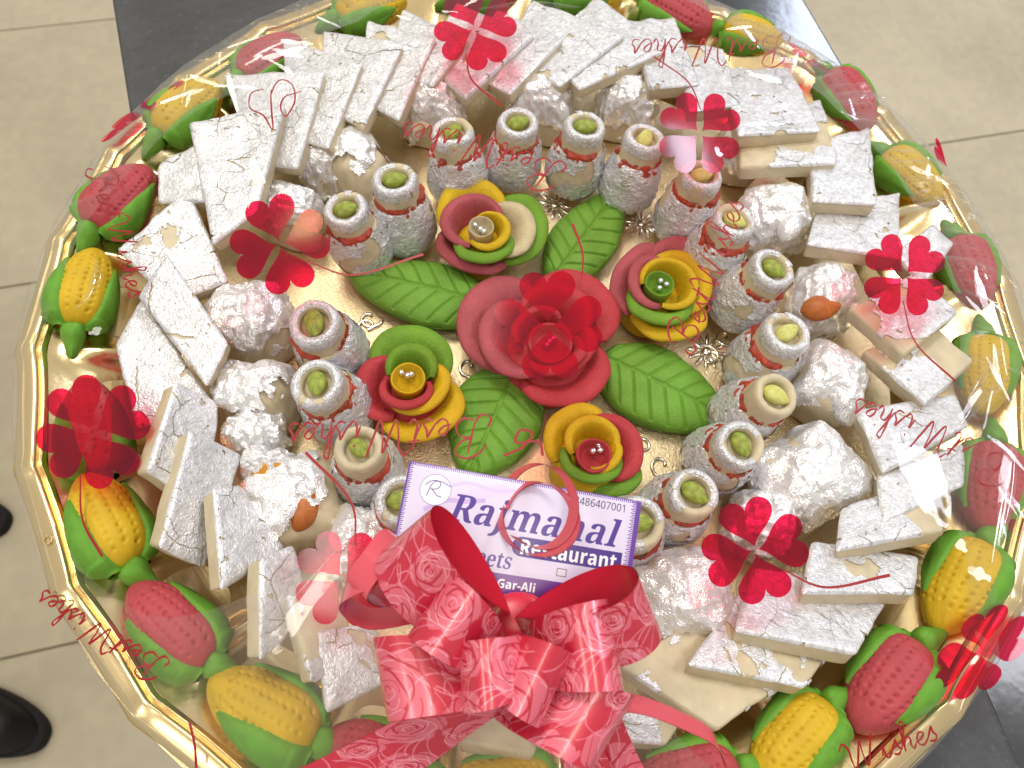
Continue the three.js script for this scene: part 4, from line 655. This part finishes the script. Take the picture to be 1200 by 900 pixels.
// ------------------------------------------------------------------ the red gift bow
{
  const cv = document.createElement('canvas'); cv.width = 1024; cv.height = 320; const x = cv.getContext('2d'), r = rng(404);
  x.fillStyle = '#cc2640'; x.fillRect(0, 0, 1024, 320);
  const pinkA = (a) => 'rgba(244,156,172,' + a + ')';
  const roseAt = (X, Y, s) => {
    for (const dx of [-1024, 0, 1024]) {
      x.save(); x.translate(X + dx, Y); x.rotate(r() * 6);
      x.fillStyle = pinkA(0.55); x.beginPath(); for (let k = 0; k <= 60; k++) { const a = k / 60 * 6.283, q = s * (1 + 0.1 * Math.sin(a * 5 + 1) + 0.05 * Math.sin(a * 9)); x.lineTo(Math.cos(a) * q, Math.sin(a) * q); } x.fill();
      for (let k = 0; k < 17; k++) { const q = s * (0.06 + k * 0.055), a0 = k * 2.4 + r(), red = k % 3 !== 2; x.strokeStyle = red ? '#c01f38' : 'rgba(250,190,200,0.8)'; x.lineWidth = red ? 2 + (k % 4) * 1.7 : 2; x.beginPath(); for (let m = 0; m <= 24; m++) { const a = a0 + m / 24 * (1.6 + (k % 3) * 0.8), w = q * (1 + 0.12 * Math.sin(a * 3 + k) + 0.1 * m / 24); x.lineTo(Math.cos(a) * w, Math.sin(a) * w); } x.stroke(); }
      x.restore();
    }
  };
  for (const [a, b, s] of [[120, 140, 112], [330, 90, 80], [350, 255, 64], [560, 170, 122], [760, 85, 76], [800, 255, 82], [960, 120, 78], [230, 290, 54], [660, 305, 46], [940, 280, 56]]) {
    x.strokeStyle = pinkA(0.7); for (let k = 0; k < 7; k++) { x.lineWidth = 2.5 + 2.5 * r(); const A = r() * 6.28, q = s * (1.2 + r() * 1.4); x.beginPath(); x.moveTo(a + Math.cos(A) * s * 0.9, b + Math.sin(A) * s * 0.9); x.quadraticCurveTo(a + Math.cos(A + 0.6) * q * 0.8, b + Math.sin(A + 0.6) * q * 0.8, a + Math.cos(A + 0.25) * q * 1.3, b + Math.sin(A + 0.25) * q * 1.3); x.stroke(); }
    roseAt(a, b, s);
  }
  const tx = new THREE.CanvasTexture(cv); tx.colorSpace = THREE.SRGBColorSpace; tx.wrapS = tx.wrapT = THREE.RepeatWrapping; tx.repeat.set(1 / 0.092, 1 / 0.0288);
  const weave = dataTex(128, gray((u, v) => 0.5 + 0.5 * Math.sin(u * Math.PI * 2 * 40)), false, 0.02);
  const front = std({ map: tx, roughness: 0.32, metalness: 0.16, clearcoat: 0.9, clearcoatRoughness: 0.16, side: THREE.DoubleSide, bumpMap: weave, bumpScale: 0.00003 });
  const inside = std({ color: lin(0.7, 0.025, 0.06), roughness: 0.3, side: THREE.DoubleSide });
  const thinM = std({ color: lin(0.7, 0.09, 0.125), roughness: 0.26, clearcoat: 0.4, clearcoatRoughness: 0.2, side: THREE.DoubleSide });
  const K = at(612, 722, 0.078), o = thing('gift_bow', 'red satin pull bow printed with roses, tied in front of the card', 'bow', K);
  // edge curves a(t), b(t) of a ribbon -> printed outer face and plain inner face
  const ribbon = (name, ea, eb, n, mo, mi, u0 = 0, parent = o, sgn = 1) => {
    const A = [], B = []; for (let i = 0; i <= n; i++) { A.push(ea(i / n).sub(K)); B.push(eb(i / n).sub(K)); }
    const len = [0]; for (let i = 1; i <= n; i++) len.push(len[i - 1] + A[i].clone().add(B[i]).multiplyScalar(0.5).distanceTo(A[i - 1].clone().add(B[i - 1]).multiplyScalar(0.5)));
    const nr = A.map((p, i) => { const t = A[Math.min(n, i + 1)].clone().add(B[Math.min(n, i + 1)]).sub(A[Math.max(0, i - 1)]).sub(B[Math.max(0, i - 1)]); return t.cross(B[i].clone().sub(p)).normalize(); });
    const face = (off) => grid(n, 8, (u, v, i) => A[i].clone().lerp(B[i], v).addScaledVector(nr[i], off), (u, v) => [u0 + len[Math.round(u * n)], v * A[Math.round(u * n)].distanceTo(B[Math.round(u * n)])]);
    const m = part(parent, name, face(sgn * 0.00012), mo); part(m, 'inner_face', face(-sgn * 0.00012), mi); return m;
  };
  const loop = (T, A, k, h, bulge, spread = 0.45, u0 = 0, sgn = 1) => {  // T, A: far end of the two edges (pixel, height); k: root pixel
    const t = at(T[0], T[1], T[2]), a = at(A[0], A[1], A[2]), root = at(k[0], k[1], k[2]), ax = a.clone().sub(t), dir = t.clone().sub(root), b = dir.clone().cross(ax).normalize();
    const shape = (s) => { const th = s * Math.PI * 2, L = Math.pow((1 - Math.cos(th)) / 2, 0.85); return dir.clone().multiplyScalar(L).addScaledVector(b, bulge * Math.sin(th) * Math.pow(Math.max(0, L), 0.35)); };
    const wk = (s) => spread + (1 - spread) * Math.pow(Math.sin(Math.PI * s), 0.8);
    const mid = ax.clone().multiplyScalar(0.5);
    return ribbon('loop', (s) => root.clone().add(shape(s)).add(mid.clone().multiplyScalar(1 - wk(s))), (s) => root.clone().add(shape(s)).add(mid.clone().multiplyScalar(1 + wk(s))), 60, front, inside, u0, o, sgn);
  };
  loop([505, 600, 0.098], [440, 655, 0.087], [606, 714, 0.078], 0, 0.0125, 0.75, 0.0);
  loop([748, 676, 0.094], [775, 742, 0.082], [600, 716, 0.080], 0, 0.0105, 0.75, 0.03, 1);
  loop([532, 672, 0.095], [480, 748, 0.0925], [600, 728, 0.084], 0, 0.0085, 0.55, 0.05);
  loop([437, 748, 0.080], [455, 846, 0.0795], [592, 738, 0.078], 0, 0.0085, 0.65, 0.015, 1);
  loop([540, 752, 0.093], [546, 836, 0.0915], [624, 736, 0.086], 0, 0.0085, 0.65, 0.06, 1);
  loop([712, 702, 0.090], [730, 808, 0.0885], [618, 716, 0.082], 0, 0.0085, 0.65, 0.04, 1);
  loop([668, 764, 0.094], [628, 852, 0.0915], [604, 732, 0.086], 0, 0.0075, 0.6, 0.07, 1);
  loop([744, 816, 0.082], [692, 905, 0.0805], [622, 770, 0.078], 0, 0.0085, 0.6, 0.02, 1);
  // wide tails
  const poly = (pts) => { const c = new THREE.CatmullRomCurve3(pts.map((p) => at(...p)), false, 'centripetal'); return (s) => c.getPoint(s); };
  ribbon('tail', poly([[586, 770, 0.072], [480, 835, 0.064], [330, 912, 0.055]]), poly([[640, 800, 0.072], [565, 850, 0.060], [420, 960, 0.050]]), 40, front, inside, 0.04, o, 1);
  ribbon('tail', poly([[600, 800, 0.074], [640, 850, 0.066], [672, 930, 0.056]]), poly([[645, 790, 0.074], [690, 850, 0.066], [735, 930, 0.055]]), 40, front, inside, 0.0, o, 1);
  ribbon('tail', poly([[690, 830, 0.066], [700, 870, 0.060], [690, 930, 0.054]]), poly([[720, 820, 0.066], [745, 880, 0.060], [775, 940, 0.054]]), 30, front, inside, 0.03, o, 1);
  // narrow curling ribbon
  const thin = (pts, w, wdir) => { const c = new THREE.CatmullRomCurve3(pts.map((p) => at(...p)), false, 'centripetal'), d = V(...wdir).normalize().multiplyScalar(w / 2); ribbon('curl', (s) => c.getPoint(s).sub(d), (s) => c.getPoint(s).add(d), 90, thinM, thinM, 0, o, 1); };
  thin([[712, 822, 0.074], [750, 826, 0.070], [800, 845, 0.064], [838, 868, 0.058], [850, 900, 0.054]], 0.0055, [0.3, 0.5, 1]);
  const ringPts = []; for (let k = 0; k <= 40; k++) { const a = 2.2 - k / 40 * 11.2, t = k / 40; ringPts.push([628 + 44 * Math.cos(a) + 3 * t, 606 + (50 + 6 * Math.sin(t * 7)) * Math.sin(a) - 18 + 30 * t, 0.078 + 0.012 * Math.sin(a * 1 + 1) + 0.004 * t]); }
  thin(ringPts, 0.0052, [0.5, 1, 0.35]);
  thin([[480, 640, 0.080], [462, 630, 0.084], [440, 655, 0.088], [418, 690, 0.086], [440, 700, 0.080], [475, 690, 0.078]], 0.0088, [0.8, 0.4, 0.5]);
  thin([[520, 700, 0.080], [470, 672, 0.086], [410, 690, 0.084], [402, 704, 0.078], [430, 724, 0.074], [490, 718, 0.074]], 0.0075, [0.1, 0.7, 1]);
  const kg = new THREE.SphereGeometry(0.006, 20, 14); kg.scale(1.5, 0.4, 1.2); const kn = part(o, 'knot', kg, inside); kn.position.y = -0.005;
}

renderer.render(scene, camera);
